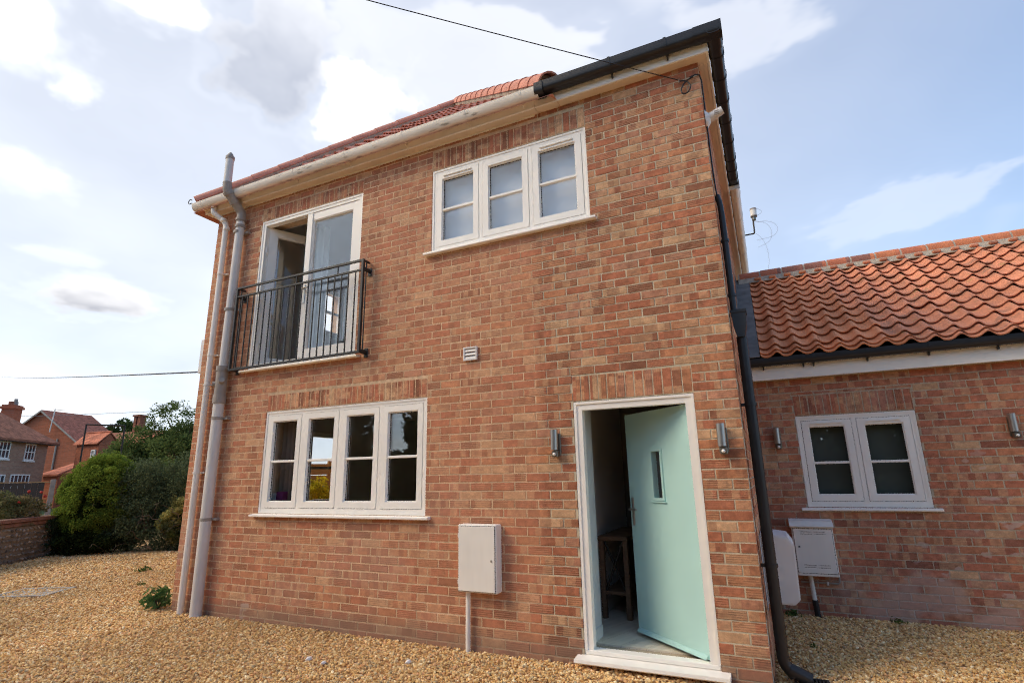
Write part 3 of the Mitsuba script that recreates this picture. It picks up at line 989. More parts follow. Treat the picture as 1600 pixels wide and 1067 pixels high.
def half_round(length, r, n=9, thick=.014, ang=205):
    a = np.radians(np.linspace(90 - ang / 2, 90 + ang / 2, n))
    o = np.stack([r * np.cos(a), r * np.sin(a)], -1)
    i = o[::-1] * ((r - thick) / r)
    return np.vstack([o, i])


rprof = half_round(1, .105)
RL = .305
for i in range(22):
    x = .06 + i * RL
    m = extr_profile(rprof + [RG[0], RG[1] + .060 + tr.normal(0, .002)], 0, x + .012, x + RL - .012)
    add('ridge_tile', m, 'mat_ridge', RF, smooth=40)
add('ridge_mortar', extr_profile(half_round(1, .102) * [1.0, 1.0] + [RG[0], RG[1] + .055], 0, .05, 7.0), 'mat_ridge_mortar', RF, smooth=40)
add('ridge_mortar', extr_profile([(RG[0] - .150, RG[1] - .05), (RG[0] - .095, RG[1] + .055), (RG[0] + .095, RG[1] + .055), (RG[0] + .150, RG[1] - .05)], 0, .05, 7.0), 'mat_ridge_mortar', RF)
ms = []
for c in range(33):                                             # clay slips bedded under the ridge in the pans
    x = .205 + c * .205 + .075
    ms.append(xform(bx(x, x + .095, RG[0] - .165, RG[0] - .10, RG[1] - .025, RG[1] + .018, .012)))
tag(add('ridge_slip', cat(ms), 'mat_tile', RF), kind='stuff')
# lead against the house wall
fl = []
for i in range(9):
    o = np.array([.105, EV[0], EV[1]]) + es * (i * SLEN / 9)
    M = frame_of(o + np.array([0, 0, .045]), (1, 0, 0), es)
    fl.append(trimesh.creation.box((.19, SLEN / 9 + .05, .006), transform=M @ trimesh.transformations.rotation_matrix(.05, (1, 0, 0)) @ trimesh.transformations.translation_matrix((0, SLEN / 18, 0))))
for i, m in enumerate(fl):
    add('lead_flashing', m, 'mat_lead', RF)
upst = extr_profile([(EV[0] - .02, EV[1] + .0), (EV[0] - .02, EV[1] + .20), (RG[0], RG[1] + .17), (RG[0], RG[1])], 0, .0075, .016)
add('lead_flashing', upst, 'mat_lead', RF)
# wing walls
EO = (.468, 1.568, 1.060, 2.020)
EXW = 6.6
ew = sbox(.03, -.4, EXW, 2.47).difference(sbox(EO[0] - .002, EO[2] - .002, EO[1] + .002, EO[3] + .002))
gx = extr_xz(ew, EXT_Y, EXT_Y + .28)
XW = add('wall', cat([gx, bx(EXW - .28, EXW, EXT_Y + .282, 6.5, -.4, 2.5), bx(.03, EXW, 6.502, 6.75, -.4, 2.5)]), 'mat_ext_mortar', X)
pieces, blocks = [], [EO]
n = int(round((EO[1] - EO[0]) / .075))
wd = (EO[1] - EO[0]) / n
blocks.append((EO[0] - .001, EO[1] + .001, EO[3], EO[3] + .235))
for i in range(n):
    pieces.append(((EO[0] + i * wd + .0045, EO[0] + (i + 1) * wd - .0045, EO[3] + .010, EO[3] + .224), 'mat_ext_soldier'))
for r in brick_pieces(.03, EXW, -.15, 2.46, blocks, lambda x: x + .03 - 6.0):
    pieces.append((r, 'mat_ext_brick'))
lay_bricks(XW, pieces, EXT_Y, lambda r: .004, None, 300)
add('fascia', bx(.018, EXW, EXT_Y - .12, EXT_Y - .10, 2.432, 2.60, .002), 'mat_upvc', X)
add('soffit', bx(.018, EXW, EXT_Y - .0995, EXT_Y + .02, 2.462, 2.472), 'mat_soffit', X)
add('eaves_filler', bx(.03, EXW, EXT_Y - .0985, EXT_Y + .05, 2.56, 2.66), 'mat_gasket', X)
XG = key_for('black_gutter', X)
add('channel', extr_profile(place_gutter(gutter_profile(.115, .090, .004, True), EXT_Y - .180, 2.668), 0, .035, EXW), 'mat_black', XG, smooth=40)
for x in (.22, .62, .72, 1.22, 1.75, 2.3, 2.9):
    add('bracket', cat([extr_profile(place_gutter(gutter_profile(.122, .096, .005, True), EXT_Y - .180, 2.670), 0, x - .012, x + .012), bx(x - .007, x + .007, EXT_Y - .16, EXT_Y - .121, 2.545, 2.575)]), 'mat_black', XG)
mat('mat_dark_backing', (.085, .10, .09), .9)
add('added_backing', bx(EO[0] + .02, EO[1] - .02, EXT_Y + .16, EXT_Y + .165, EO[2] + .01, EO[3] - .01), 'mat_dark_backing', X)  # added dark sheet that lifts the panes from black to dark grey
window(X, 'window', EO, 2, EXT_Y, 1.515, (0, 1), sill=.05)
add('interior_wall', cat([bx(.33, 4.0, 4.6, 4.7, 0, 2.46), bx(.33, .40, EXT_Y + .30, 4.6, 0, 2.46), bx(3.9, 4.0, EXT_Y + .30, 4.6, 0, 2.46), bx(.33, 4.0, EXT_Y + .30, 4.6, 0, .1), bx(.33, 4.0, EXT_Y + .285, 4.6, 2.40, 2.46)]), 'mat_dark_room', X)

# ------------------------------------------------------------------ the house's hipped roof
HR = key_for('roof', H)
E0, E1, EYF, EZ = -6.62, -1.32, -.215, 5.125
AP = np.array([(E0 + E1) / 2, EYF + (E1 - E0) / 2, EZ + (E1 - E0) / 2 * math.tan(math.radians(43.9))])
RB = 6.2
BK = WY + .25
P = np.array([(E0, EYF, EZ), (E1, EYF, EZ), (E1, BK, EZ), (E0, BK, EZ), AP, (AP[0], BK - (AP[1] - EYF), AP[2])])
F = np.array([[0, 1, 4], [1, 2, 5], [1, 5, 4], [2, 3, 5], [3, 0, 4], [3, 4, 5]])
add('deck', (P - [0, 0, .09], F), 'mat_house_tile', HR)


def slope_tiles(a, b, apex_u, apex_v, up, trunc=None):
    """lower corner a to b, tiles laid up along `up`; triangle or trapezium"""
    ex = (b - a) / np.linalg.norm(b - a)
    Lx = np.linalg.norm(b - a)
    g = .262
    out = []
    nr = int(apex_v / g)
    for r in range(nr):
        v = r * g
        f = (v + .25) / apex_v
        lo, hi = f * apex_u[0], Lx - f * (Lx - apex_u[1])
        for c in range(int(Lx / .205) + 1):
            u = c * .205
            if u + .04 < lo or u + .17 > hi:
                continue
            out.append((r, frame_of(a + ex * u + up * v - .045 * np.cross(ex, up), ex, up)))
    return out


vv = np.linalg.norm(AP - np.array([AP[0], EYF, EZ]))
upf = (AP - np.array([AP[0], EYF, EZ])) / vv
hv = mikit.ply((PT_V, PT_F), 'mat_house_tile', smooth=35)
tl = slope_tiles(P[0], P[1], (AP[0] - E0, AP[0] - E0), vv, upf)
tl.sort(key=lambda t: (seen_size(t[1][:3, 3])[0] > 0, ) and t[0])
rest = []
cnt = 0
for r, M in tl:
    M = jit(M, tr)
    if 1 <= r and cnt < 190:
        put_tile(HR, hv, M)
        cnt += 1
    else:
        rest.append((trimesh.transform_points(PT_V, M), PT_F))
upl = upf[1] * np.array([1, 0, 0]) + np.array([0, 0, upf[2]])
for r, M in slope_tiles(P[3], P[0], (BK - P[5][1], BK - AP[1]), vv, upl):
    rest.append((trimesh.transform_points(PT_V, M), PT_F))
for r, M in slope_tiles(P[1], P[2], (AP[1] - EYF, P[5][1] - EYF), vv, upl * [-1, 1, 1]):
    rest.append((trimesh.transform_points(PT_V, M), PT_F))
tag(add('tiling', cat(rest), 'mat_house_tile', HR, smooth=35), kind='stuff')


def hip_run(a, b, n, r0=.105):
    d = (b - a)
    Ln = np.linalg.norm(d)
    ez = d / Ln
    ex = np.cross([0, 0, 1.0], ez)
    ex /= np.linalg.norm(ex)
    ey = np.cross(ez, ex)
    pr = half_round(1, r0, 11, .016, 200)
    for i in range(n):
        s0, s1 = i * Ln / n + .003, (i + 1) * Ln / n - .003
        k = len(pr)
        ra, rb_ = 1.05, .96
        V = np.vstack([a + ez * s0 + (pr[:, :1] * ra) * ex + (pr[:, 1:] * ra) * ey, a + ez * s1 + (pr[:, :1] * rb_) * ex + (pr[:, 1:] * rb_) * ey])
        F = []
        for q in range(k):
            w = (q + 1) % k
            F += [(q, w, k + w), (q, k + w, k + q)]
        half = k // 2
        for q in range(half - 1):
            F += [(q, q + 1, k - 2 - q), (q, k - 2 - q, k - 1 - q), (k + q, k + k - 2 - q, k + q + 1), (k + q, k + k - 1 - q, k + k - 2 - q)]
        add('hip_tile', (V, np.array(F)), 'mat_hip', HR, smooth=40)
    m = tube([a + ez * .10 - ey * .01, b - ey * .01], r0 * .86, 12)
    add('hip_mortar', m, 'mat_ridge_mortar', HR, smooth=40)


up2 = np.array([0, 0, .045])
hip_run(P[0] + up2 + np.array([.02, .02, 0.02]), AP + up2, 11, .092)
hip_run(P[1] + up2 + np.array([-.05, .05, .03]), AP + up2, 13, .115)
hip_run(AP + up2, P[5] + up2, 6, .105)
hip_run(P[2] + up2, P[5] + up2, 11, .10)
hip_run(P[3] + up2, P[5] + up2, 11, .10)
# iron scroll at the foot of the left hip
th = np.linspace(0, 1.6 * math.pi, 20)
c = P[0] + np.array([-.075, -.02, .09])
add('hip_iron', cat([tube(np.stack([c[0] + .035 * np.cos(th + .4), 0 * th + c[1], c[2] + .035 * np.sin(th + .4)], -1), .006, 6), tube([P[0] + [.03, .0, .03], P[0] + [-.045, -.02, .06]], .006, 6)]), 'mat_black_iron', HR)
# gutter-end fascia return at the left
add('chimney', bx(-4.2, -3.7, 7.0, 7.6, 6.5, 9.0), 'mat_soldier', H)

# ------------------------------------------------------------------ pipes
sp = thing('soil_pipe', 'thick grey soil pipe with a vent above the gutter', 'pipe')
bot = tube([(-5.815, -.085, -.05), (-5.830, -.085, 2.42)], .062, 18)
add('lower_pipe', bot, 'mat_grey_pipe', sp, smooth=40)
add('upper_pipe', tube([(-5.828, -.085, 2.40), (-5.806, -.085, 4.80)], .053, 18), 'mat_grey_pipe', sp, smooth=40)
add('branch_fitting', cat([tube([(-5.830, -.085, 2.36), (-5.830, -.085, 2.46)], .074, 18), tube([(-5.830, -.085, 2.46), (-5.829, -.085, 2.78)], .066, 18), tube([(-5.829, -.085, 2.76), (-5.829, -.085, 2.82)], .075, 18),
                           tube([(-5.829, -.085, 2.60), (-5.75, -.14, 2.64)], .034, 12), tube([(-5.829, -.085, 2.60), (-5.905, -.14, 2.60)], .034, 12)]), 'mat_grey_fitting', sp, smooth=40)
add('offset_bend', tube(arc([(-5.807, -.085, 4.76), (-5.806, -.085, 4.90), (-5.838, -.305, 5.12), (-5.840, -.315, 5.24)], .045), .056, 16), 'mat_grey_fitting', sp, smooth=40)
for pz in ((-5.807, -.085, 4.70), (-5.807, -.085, 4.80), (-5.822, -.195, 5.01), (-5.836, -.285, 5.10)):
    q = np.array(pz)
    dd = np.array([0, 0, 1.0]) if pz[1] > -.1 else np.array([-.08, -.62, .78])
    add('collar', tube([q - dd * .018, q + dd * .018], .066, 16), 'mat_grey_fitting', sp, smooth=40)
add('vent_stack', tube([(-5.84, -.315, 5.22), (-5.845, -.315, 5.60)], .050, 16), 'mat_grey_pipe', sp, smooth=40)
add('vent_cap', cat([tube([(-5.845, -.315, 5.58), (-5.845, -.315, 5.62)], .056, 16), tube([(-5.845, -.315, 5.62), (-5.845, -.315, 5.655), (-5.845, -.315, 5.685)], [.042, .034, .012], 12)]), 'mat_grey_fitting', sp, smooth=40)
for z in (1.02, 2.18, 3.55, 4.62):
    add('clip', cat([tube([(-5.825, -.085, z - .018), (-5.825, -.085, z + .018)], .066, 18), bx(-5.84, -5.70, -.05, -.002, z - .012, z + .012)]), 'mat_grey_fitting', sp, smooth=40)
rp = thing('rain_pipe', 'thin cream rainwater pipe left of the soil pipe', 'pipe')
add('pipe', tube(arc([(-6.115, -.060, -.05), (-6.128, -.060, 4.84), (-6.27, -.165, 4.98), (-6.27, -.168, 5.06)], .06), .036, 14), 'mat_white_pipe', rp, smooth=40)
for z in (1.55, 2.62, 3.0, 4.10):
    add('clip', cat([tube([(-6.12, -.060, z - .012), (-6.12, -.060, z + .012)], .043, 14), bx(-6.12, -6.03, -.03, -.002, z - .008, z + .008)]), 'mat_white_pipe', rp, smooth=40)
for z in (4.75, 4.87):
    add('collar', tube([(-6.128 - (z - 4.8) * .3, -.060 - max(0, z - 4.8) * .4, z - .02), (-6.128 - (z - 4.8) * .3, -.060 - max(0, z - 4.8) * .4, z + .02)], .042, 14), 'mat_white_pipe', rp, smooth=40)
dp = thing('downpipe', 'black rainwater pipe with a hopper down the right corner of the house', 'pipe')
PY = .16
add('upper_pipe', tube([(.040, PY, 2.70), (.038, PY, 3.62)], .026, 14), 'mat_black', dp, smooth=40)
add('swan_neck', tube(arc([(.038, PY, 3.60), (.036, PY, 3.70), (.020, PY + .05, 3.80)], .05), .024, 12), 'mat_black', dp, smooth=40)
hop = np.array([(.018, 2.70), (.128, 2.70), (.122, 2.59), (.100, 2.49), (.046, 2.49), (.024, 2.59)])
hp = cat([extr_profile(hop, 1, PY - .06, PY + .06), bx(.012, .134, PY - .066, PY + .066, 2.690, 2.718, .003)])
add('hopper', hp, 'mat_black', dp)
add('lower_pipe', tube(arc([(.073, PY, 2.50), (.076, PY, .13), (.135, PY + .01, .055)], .05), .040, 16), 'mat_black', dp, smooth=40)
add('shoe', tube([(.105, PY + .005, .092), (.235, PY + .02, .035)], .045, 16), 'mat_black', dp, smooth=40)
for z in (.77, 1.95):
    add('clip', cat([tube([(.075, PY, z - .012), (.075, PY, z + .012)], .047, 16), bx(.006, .075, PY - .02, PY + .02, z - .01, z + .01)]), 'mat_black', dp, smooth=40)
for z in (2.86, 3.35):
    add('clip', cat([tube([(.040, PY, z - .012), (.040, PY, z + .012)], .032, 14), bx(.006, .04, PY - .015, PY + .015, z - .01, z + .01)]), 'mat_black', dp, smooth=40)
dg = thing('drain_grate', 'small black slotted drain grate under the foot of the black downpipe', 'drain')
add('frame', cat([bx(.13, .35, .10, .115, -.02, .022), bx(.13, .35, .255, .27, -.02, .022), bx(.13, .145, .1155, .2545, -.02, .022), bx(.335, .35, .1155, .2545, -.02, .022)]), 'mat_black', dg)
for i in range(8):
    x = .155 + i * .022
    add('bar', bx(x, x + .010, .1155, .2545, -.005, .018), 'mat_black', dg)

# ------------------------------------------------------------------ wall lamps
LAMPS = [((-1.500, 0.0, 1.705), 'steel tube wall lamp left of the open front door'),
         ((-0.150, 0.0, 1.683), 'steel tube wall lamp between the front door and the black downpipe'),
         ((.262, EXT_Y, 1.785), 'steel tube wall lamp on the side wing between downpipe and window'),
         ((2.300, EXT_Y, 1.815), 'steel tube wall lamp right of the side wing window')]
for (x, y, z), lb in LAMPS:
    k = thing('wall_lamp', lb, 'lamp', 'steel lamps on the brick walls')
    add('back_plate', bx(x - .028, x + .040, y - .020, y - .007, z - .10, z + .085, .003), 'mat_lamp_plate', k)
    add('tube_shade', tube([(x, y - .062, z - .055), (x, y - .062, z + .115)], .032, 24), 'mat_steel', k, smooth=50)
    add('sensor_base', bx(x - .020, x + .034, y - .085, y - .0205, z - .115, z - .062, .006), 'mat_lamp_plate', k)
    sp_ = trimesh.creation.icosphere(2, .014)
    sp_.apply_translation((x + .005, y - .088, z - .092))
    add('sensor_lens', sp_, 'mat_glass_white', k, smooth=True)

# ------------------------------------------------------------------ meter boxes, vent, alarm box, brackets
eb_ = thing('meter_box', 'plain cream electricity meter box on the front left of the door', 'meter box')
mx0, mx1, mz0, mz1 = -2.425, -2.045, .478, 1.032
add('casing', bx(mx0, mx1, -.115, -.006, mz0, mz1, .008), 'mat_meter', eb_)
add('door', bx(mx0 + .012, mx1 - .014, -.1215, -.1155, mz0 + .012, mz1 - .014, .002), 'mat_meter', eb_)
add('shadow_gap', ring(mx0 + .008, mx1 - .010, mz0 + .008, mz1 - .010, .006, -.1165, -.1145), 'mat_gasket', eb_)
add('lock', tube([(mx1 - .045, -.1212, .74), (mx1 - .045, -.126, .74)], .010, 12), 'mat_steel', eb_)
for z in (.56, .94):
    add('hinge', bx(mx0 + .004, mx0 + .0115, -.122, -.1155, z - .02, z + .02), 'mat_meter', eb_)
add('conduit', tube([(-2.362, -.040, -.03), (-2.362, -.040, .477)], .021, 14), 'mat_white_pipe', eb_, smooth=40)
gb = thing('gas_meter_box', 'cream gas meter box with slotted vents under the side wing window', 'meter box')
gx0, gx1, gz0, gz1, gy = .275, .650, .400, .930, EXT_Y
add('casing', bx(gx0, gx1, gy - .19, gy - .006, gz0, gz1 - .05, .006), 'mat_meter', gb)
add('lid', extr_profile([(gy - .006, gz1 + .012), (gy - .006, gz1 - .052), (gy - .215, gz1 - .060), (gy - .222, gz1 - .050), (gy - .16, gz1 - .005)], 0, gx0 - .014, gx1 + .010), 'mat_meter', gb)
add('door', bx(gx0 + .014, gx1 - .012, gy - .199, gy - .1905, gz0 + .03, gz1 - .075, .003), 'mat_meter', gb)
add('shadow_gap', ring(gx0 + .010, gx1 - .008, gz0 + .026, gz1 - .071, .006, gy - .192, gy - .189), 'mat_gasket', gb)
for zz in (gz0 + .085, gz1 - .125):
    for (a, b) in ((.075, .185), (.200, .305)):
        for q in (0, .022):
            add('vent_slot', bx(gx0 + a, gx0 + b, gy - .2005, gy - .1985, zz + q - .003, zz + q + .003), 'mat_grey_fitting', gb)
add('lock', tube([(gx0 + .052, gy - .1985, .68), (gx0 + .052, gy - .204, .68)], .009, 12), 'mat_gasket', gb)
add('conduit', tube([(.405, gy - .06, .150), (.395, gy - .06, .399)], .022, 14), 'mat_white_pipe', gb, smooth=40)
add('sleeve', tube([(.415, gy - .06, -.03), (.405, gy - .06, .155)], .028, 14), 'mat_black', gb, smooth=40)
add('gas_pipe', tube(arc([(.655, gy - .03, .399), (.655, gy - .03, .315), (.30, gy - .03, .318)], .03), .009, 8), 'mat_grey_fitting', gb, smooth=40)
add('pipe_clip', bx(.535, .555, gy - .045, gy - .007, .295, .330, .004), 'mat_meter_white', gb)
wb = thing('white_cover_box', 'white box with cut corners on the flank behind the black downpipe', 'cover box')
pf = Polygon([(.012, .395), (.205, .395), (.250, .440), (.256, .845), (.212, .912), (.012, .935)])
add('casing', extr_xz(pf, .72, 1.22), 'mat_meter_white', wb)
add('front', extr_xz(pf.buffer(-.012), .708, .7195), 'mat_meter_white', wb)
add('back_plate', bx(.0075, .0115, .45, .7075, .400, .93, .001), 'mat_grey_paint', wb)
vt = thing('wall_vent', 'small white louvred vent in the middle of the front wall', 'vent')
vx0, vx1, vz0, vz1 = -2.428, -2.280, 2.536, 2.668
add('frame', ring(vx0, vx1, vz0, vz1, .012, -.028, -.004), 'mat_meter_white', vt)
for i in range(3):
    zb = vz0 + .013 + i * .0355
    add('louvre', extr_profile([(-.006, zb + .034), (-.008, zb + .034), (-.026, zb + .004), (-.024, zb)], 0, vx0 + .0125, vx1 - .0125), 'mat_meter_white', vt)
ab = thing('alarm_box', 'flat grey white box on the left flank high beside the rain pipe', 'alarm box')
add('casing', bx(LW - .105, LW - .008, .03, .33, 2.82, 3.27, .006), 'mat_meter_white', ab)
add('cover', bx(LW - .113, LW - .1055, .04, .32, 2.83, 3.26, .003), 'mat_grey_paint', ab)
sb = thing('cable_bracket', 'white flared bracket under the right corner eaves', 'bracket')
add('plate', tube([(.0065, .10, 4.515), (.012, .10, 4.515), (.045, .10, 4.520)], [.085, .080, .040], 14), 'mat_meter_white', sb, smooth=40)
add('arm', tube([(.044, .10, 4.520), (.10, .09, 4.535), (.155, .08, 4.550)], [.042, .040, .036], 14), 'mat_meter_white', sb, smooth=40)
for i in range(3):
    add('slot', bx(.085, .125, .048, .0535, 4.500 + i * .017, 4.507 + i * .017), 'mat_grey_fitting', sb)
ws = thing('weather_sensor', 'small white weather sensor with trailing wires behind the right gutter', 'sensor')
so = np.array([.405, 5.55, 5.62])
add('mast', tube(arc([so + [-.22, 0, .0], so, so + [.005, 0, .26]], .03), .014, 8), 'mat_black_iron', ws)
add('body', cat([tube([so + [.02, 0, .26], so + [.025, 0, .36]], .035, 12)]), 'mat_lamp_plate', ws)
add('head', tube([so + [.025, 0, .34], so + [.028, 0, .46]], .055, 14), 'mat_white_pipe', ws, smooth=40)
add('cap', cat([tube([so + [.028, 0, .46], so + [.028, 0, .485]], .058, 14), tube([so + [.025, 0, .325], so + [.025, 0, .345]], .058, 14)]), 'mat_grey_fitting', ws)
t = np.linspace(0, 1, 24)
for q, (dx, dz, zz) in enumerate(((.30, -.35, .24), (.42, -.25, .22), (.18, -.6, .0), (.25, .02, .40))):
    cx = so[0] + .02 + dx * np.sin(math.pi * t) * (1 - .3 * t)
    cz = so[2] + zz + dz * t * 1.6 + .05 * np.sin(7 * t)
    if q == 3:
        cx, cz = so[0] + .05 + .11 * np.sin(math.pi * t), so[2] + .33 + .15 * t
    add('wire', tube(np.stack([cx, 0 * t + so[1] + .02 * np.sin(5 * t), cz], -1), .0022, 5), 'mat_grey_fitting', ws)

# ------------------------------------------------------------------ juliet balcony
bl = thing('balcony_railing', 'black iron balcony railing across the upper french window', 'railing')
bx0, bx1, by, bz0, bz1, bm = -5.662, -3.658, -.120, 2.752, 3.797, 3.684


def bar(a, b, r=.009):
    return cat([bx(min(a[0], b[0]) - r, max(a[0], b[0]) + r, min(a[1], b[1]) - r, max(a[1], b[1]) + r, min(a[2], b[2]) - r, max(a[2], b[2]) + r, .002)])


add('top_rail', bar((bx0, by, bz1), (bx1, by, bz1), .013), 'mat_black_iron', bl)
add('mid_rail', bar((bx0 + .016, by, bm), (bx1 - .016, by, bm), .011), 'mat_black_iron', bl)
add('bottom_rail', bar((bx0, by, bz0), (bx1, by, bz0), .013), 'mat_black_iron', bl)
for x in (bx0, bx1):
    add('post', bar((x, by, bz0 + .016), (x, by, bz1 - .016), .0155), 'mat_black_iron', bl)
    for z in (bz1, bz0):
        add('side_rail', bar((x, by + .016, z), (x, -.022, z), .010), 'mat_black_iron', bl)
    add('side_bar', bar((x, -.066, bz0 + .011), (x, -.066, bz1 - .011), .006), 'mat_black_iron', bl)
    sgn = 1 if x > -4 else -1
    for z in (bm + .02, bz0 + .02):
        add('bracket', cat([bar((x, by + .016, z), (x + sgn * .01, -.02, z - .015), .010), bx(x - .022, x + .030, -.016, -.006, z - .065, z + .035, .003)]), 'mat_black_iron', bl)
for i in range(19):
    x = bx0 + (i + 1) * (bx1 - bx0) / 20
    add('baluster', bar((x, by, bz0 + .016), (x, by, bm - .011), .0065), 'mat_black_iron', bl)
for x in (-5.29, -4.66, -4.02):
    add('spacer', bar((x, by, bm + .0115), (x, by, bz1 - .016), .0065), 'mat_black_iron', bl)

# ------------------------------------------------------------------ cables
def sagged(a, b, sag, n=24):
    a, b = np.array(a, float), np.array(b, float)
    t = np.linspace(0, 1, n)[:, None]
    return a + (b - a) * t - np.array([0, 0, 1.0]) * sag * 4 * t * (1 - t)


oc = thing('overhead_cable', 'black overhead cable that ends in a loop under the right eaves', 'cable')
add('span', tube(sagged((-.170, -.030, 4.895), (-14.0, -8.60, 9.05), .18, 40), .0045, 6), 'mat_black', oc)
th = np.linspace(0, 1, 40)
loop = np.stack([-.170 + .10 * th + .062 * np.sin(2 * math.pi * th * 1.05), 0 * th - .028, 4.885 - .075 * (1 - np.cos(2 * math.pi * th * 1.0)) * .95 + .0 * th], -1)
tail = np.array([(-.075, -.026, 4.895), (-.03, -.022, 4.910), (.004, -.012, 4.900), (.014, .03, 4.86), (.012, .08, 4.6), (.012, .14, 4.0), (.018, .19, 3.80)])
add('loop', tube(np.vstack([loop, tail]), .0065, 7), 'mat_black', oc)
add('hook', cat([tube([(-.172, -.005, 4.93), (-.172, -.035, 4.90)], .006, 6), tube([(-.172, -.03, 4.905), (-.174, -.034, 4.87)], .005, 6)]), 'mat_steel', oc)
oc = thing('overhead_cable', 'grey overhead cable running left from the grey white alarm box', 'cable')
scene[oc] = mikit.ply(tube(sagged((-6.47, .06, 2.84), (-55.98, 16.72, 10.11), .10, 40), .011, 6), 'mat_black')
oc = thing('overhead_cable', 'thin grey cable crossing the sky above the red gabled house', 'cable')
scene[oc] = mikit.ply(tube(sagged((-47.5, 11.4, 5.75), (-41.5, 25.5, 7.45), .12, 24), .016, 6), 'mat_grey_fitting')


# ------------------------------------------------------------------ ground and gravel
def gravel_tone(r1, r2):
    """numpy: colour of stones from two random numbers"""
    pal = np.array([(.40, .245, .105), (.46, .30, .15), (.33, .18, .075), (.50, .37, .22), (.27, .165, .085), (.43, .24, .13), (.36, .27, .17), (.56, .46, .33), (.20, .14, .09)])
    w = np.array([.24, .23, .12, .14, .05, .10, .07, .03, .02])
    i = np.searchsorted(np.cumsum(w), r1 * .9999)
    return np.array([1.52, 1.57, 1.42]) * pal[np.minimum(i, 8)] * (0.84 + 0.30 * r2[:, None])


def ground_color(p, n, uv):
    v1, v2, w = voronoi(p.x * 34, p.y * 34)
    a = dr.select(w < .25, C3(.40, .245, .105), dr.select(w < .5, C3(.46, .30, .15), dr.select(w < .7, C3(.33, .18, .075), dr.select(w < .85, C3(.50, .37, .22), C3(.30, .19, .10)))))
    a = a * 1.5 * (0.45 + 0.6 * smoothstep(.0, .30, v2 - v1)) * (0.9 + 0.25 * fbm(p.x * 1.5, p.y * 1.5, 1.0, 3))
    d = dr.sqrt(dr.square(p.x + 3) + dr.square(p.y - 1))
    grass = mix(C3(.07, .095, .03), C3(.11, .12, .05), fbm(p.x * .6, p.y * .6, 2.0, 4))
    return mix(a, grass, smoothstep(19, 21, d + 2 * fbm(p.x * .5, p.y * .5, 7.0, 2)))


def ground_bump(p, n, uv):
    v1, v2, w = voronoi(p.x * 34, p.y * 34)
    return dr.minimum(v2 - v1, .35)


mat('mat_ground', ground_color, 0.95, ground_bump, 0.02, 3e-3)
gs = np.linspace(-1, 1, 60)
gsx = np.sign(gs) * (np.abs(gs) ** 3 * 600 + np.abs(gs) * 20)
GX, GY = np.meshgrid(gsx - 4, gsx + 1)
V = np.stack([GX.ravel(), GY.ravel(), 0 * GX.ravel() - .014], -1)
idx = np.arange(3600).reshape(60, 60)
q = np.stack([idx[:-1, :-1], idx[:-1, 1:], idx[1:, 1:], idx[1:, :-1]], -1).reshape(-1, 4)
add('gravel_ground', (V, q), 'mat_ground', smooth=True)
tag('gravel_ground', 'wide yard of golden brown gravel', kind='structure')


def blob_set(seed, nvar=16):
    r = np.random.default_rng(seed)
    ico = trimesh.creation.icosahedron()
    out = []
    for i in range(nvar):
        v = np.asarray(ico.vertices) * (1 + r.normal(0, .16, (12, 1)))
        v = v * np.array([1.0, r.uniform(.6, .95), r.uniform(.42, .75)])
        Rm = trimesh.transformations.euler_matrix(r.normal(0, .4), r.normal(0, .4), r.uniform(0, 6.3))[:3, :3]
        out.append(v @ Rm.T)
    return np.array(out), np.asarray(ico.faces)


STV, STF = blob_set(3)


def scatter_stones(regions, rr):
    pts, rad = [], []
    for (x0, x1, y0, y1, dens, s0, s1, test) in regions:
        n = int((x1 - x0) * (y1 - y0) * dens)
        x, y = rr.uniform(x0, x1, n), rr.uniform(y0, y1, n)
        keep = test(x, y)
        x, y = x[keep], y[keep]
        pts.append(np.stack([x, y], -1))
        rad.append(s0 + (s1 - s0) * rr.random(len(x)) ** 2.2)
    pts, rad = np.vstack(pts), np.concatenate(rad)
    n = len(pts)
    a = rr.uniform(0, 2 * math.pi, n)
    v = STV[rr.integers(0, len(STV), n)] * rad[:, None, None]
    ca, sa = np.cos(a)[:, None], np.sin(a)[:, None]
    vx, vy = v[..., 0] * ca - v[..., 1] * sa, v[..., 0] * sa + v[..., 1] * ca
    zz = -.012 + .010 * rr.random(n) + .30 * rad + .010 * (meshkit.fbm(np.c_[pts * 1.3, np.zeros(n)], 3, 5) - .5)
    V = np.stack([vx + pts[:, :1], vy + pts[:, 1:], v[..., 2] + zz[:, None]], -1)
    F = (STF[None] + (np.arange(n) * 12)[:, None, None]).reshape(-1, 3)
    patch = meshkit.fbm(np.c_[pts * .8, np.zeros(n)], 3, 9)
    col = gravel_tone(rr.random(n), rr.random(n)) * (0.70 + .58 * patch[:, None])
    return V.reshape(-1, 3), F, np.repeat(col, 12, 0)


front_zone = lambda x, y: (y < -.008) & (y > -1.1 - .62 * (-x) * (x < 0) * .55)
SK = np.random.default_rng(21)
right_zone = lambda x, y: ((x > .012) & (y < EXT_Y - .01)) | (y < -.01)
left_zone = lambda x, y: ((x < LW - .005) | (y < -.008)) & (y < 2.6 + (x + 14.0) * .47) & (x > -13.9 + (y - 2.5) * -.60 * (y < 2.5))
V, F, Cc = scatter_stones([
    (-4.6, 0.3, -1.9, 0.0, 3100, .0075, .0175, lambda x, y: (y < -.008) & (y > -.85 + .36 * x)),
    (0.0, 2.7, -.3, 2.3, 3100, .0075, .0175, right_zone),
    (-6.6, -4.6, -2.7, .6, 2800, .0080, .0180, lambda x, y: ((y < -.008) | (x < LW - .005)) & (y > -.9 + .36 * x)),
    (-9.5, -6.6, -2.8, 4.0, 1900, .0095, .0205, left_zone),
    (-14.3, -9.5, -2.5, 4.2, 950, .012, .0270, left_zone)], SK)
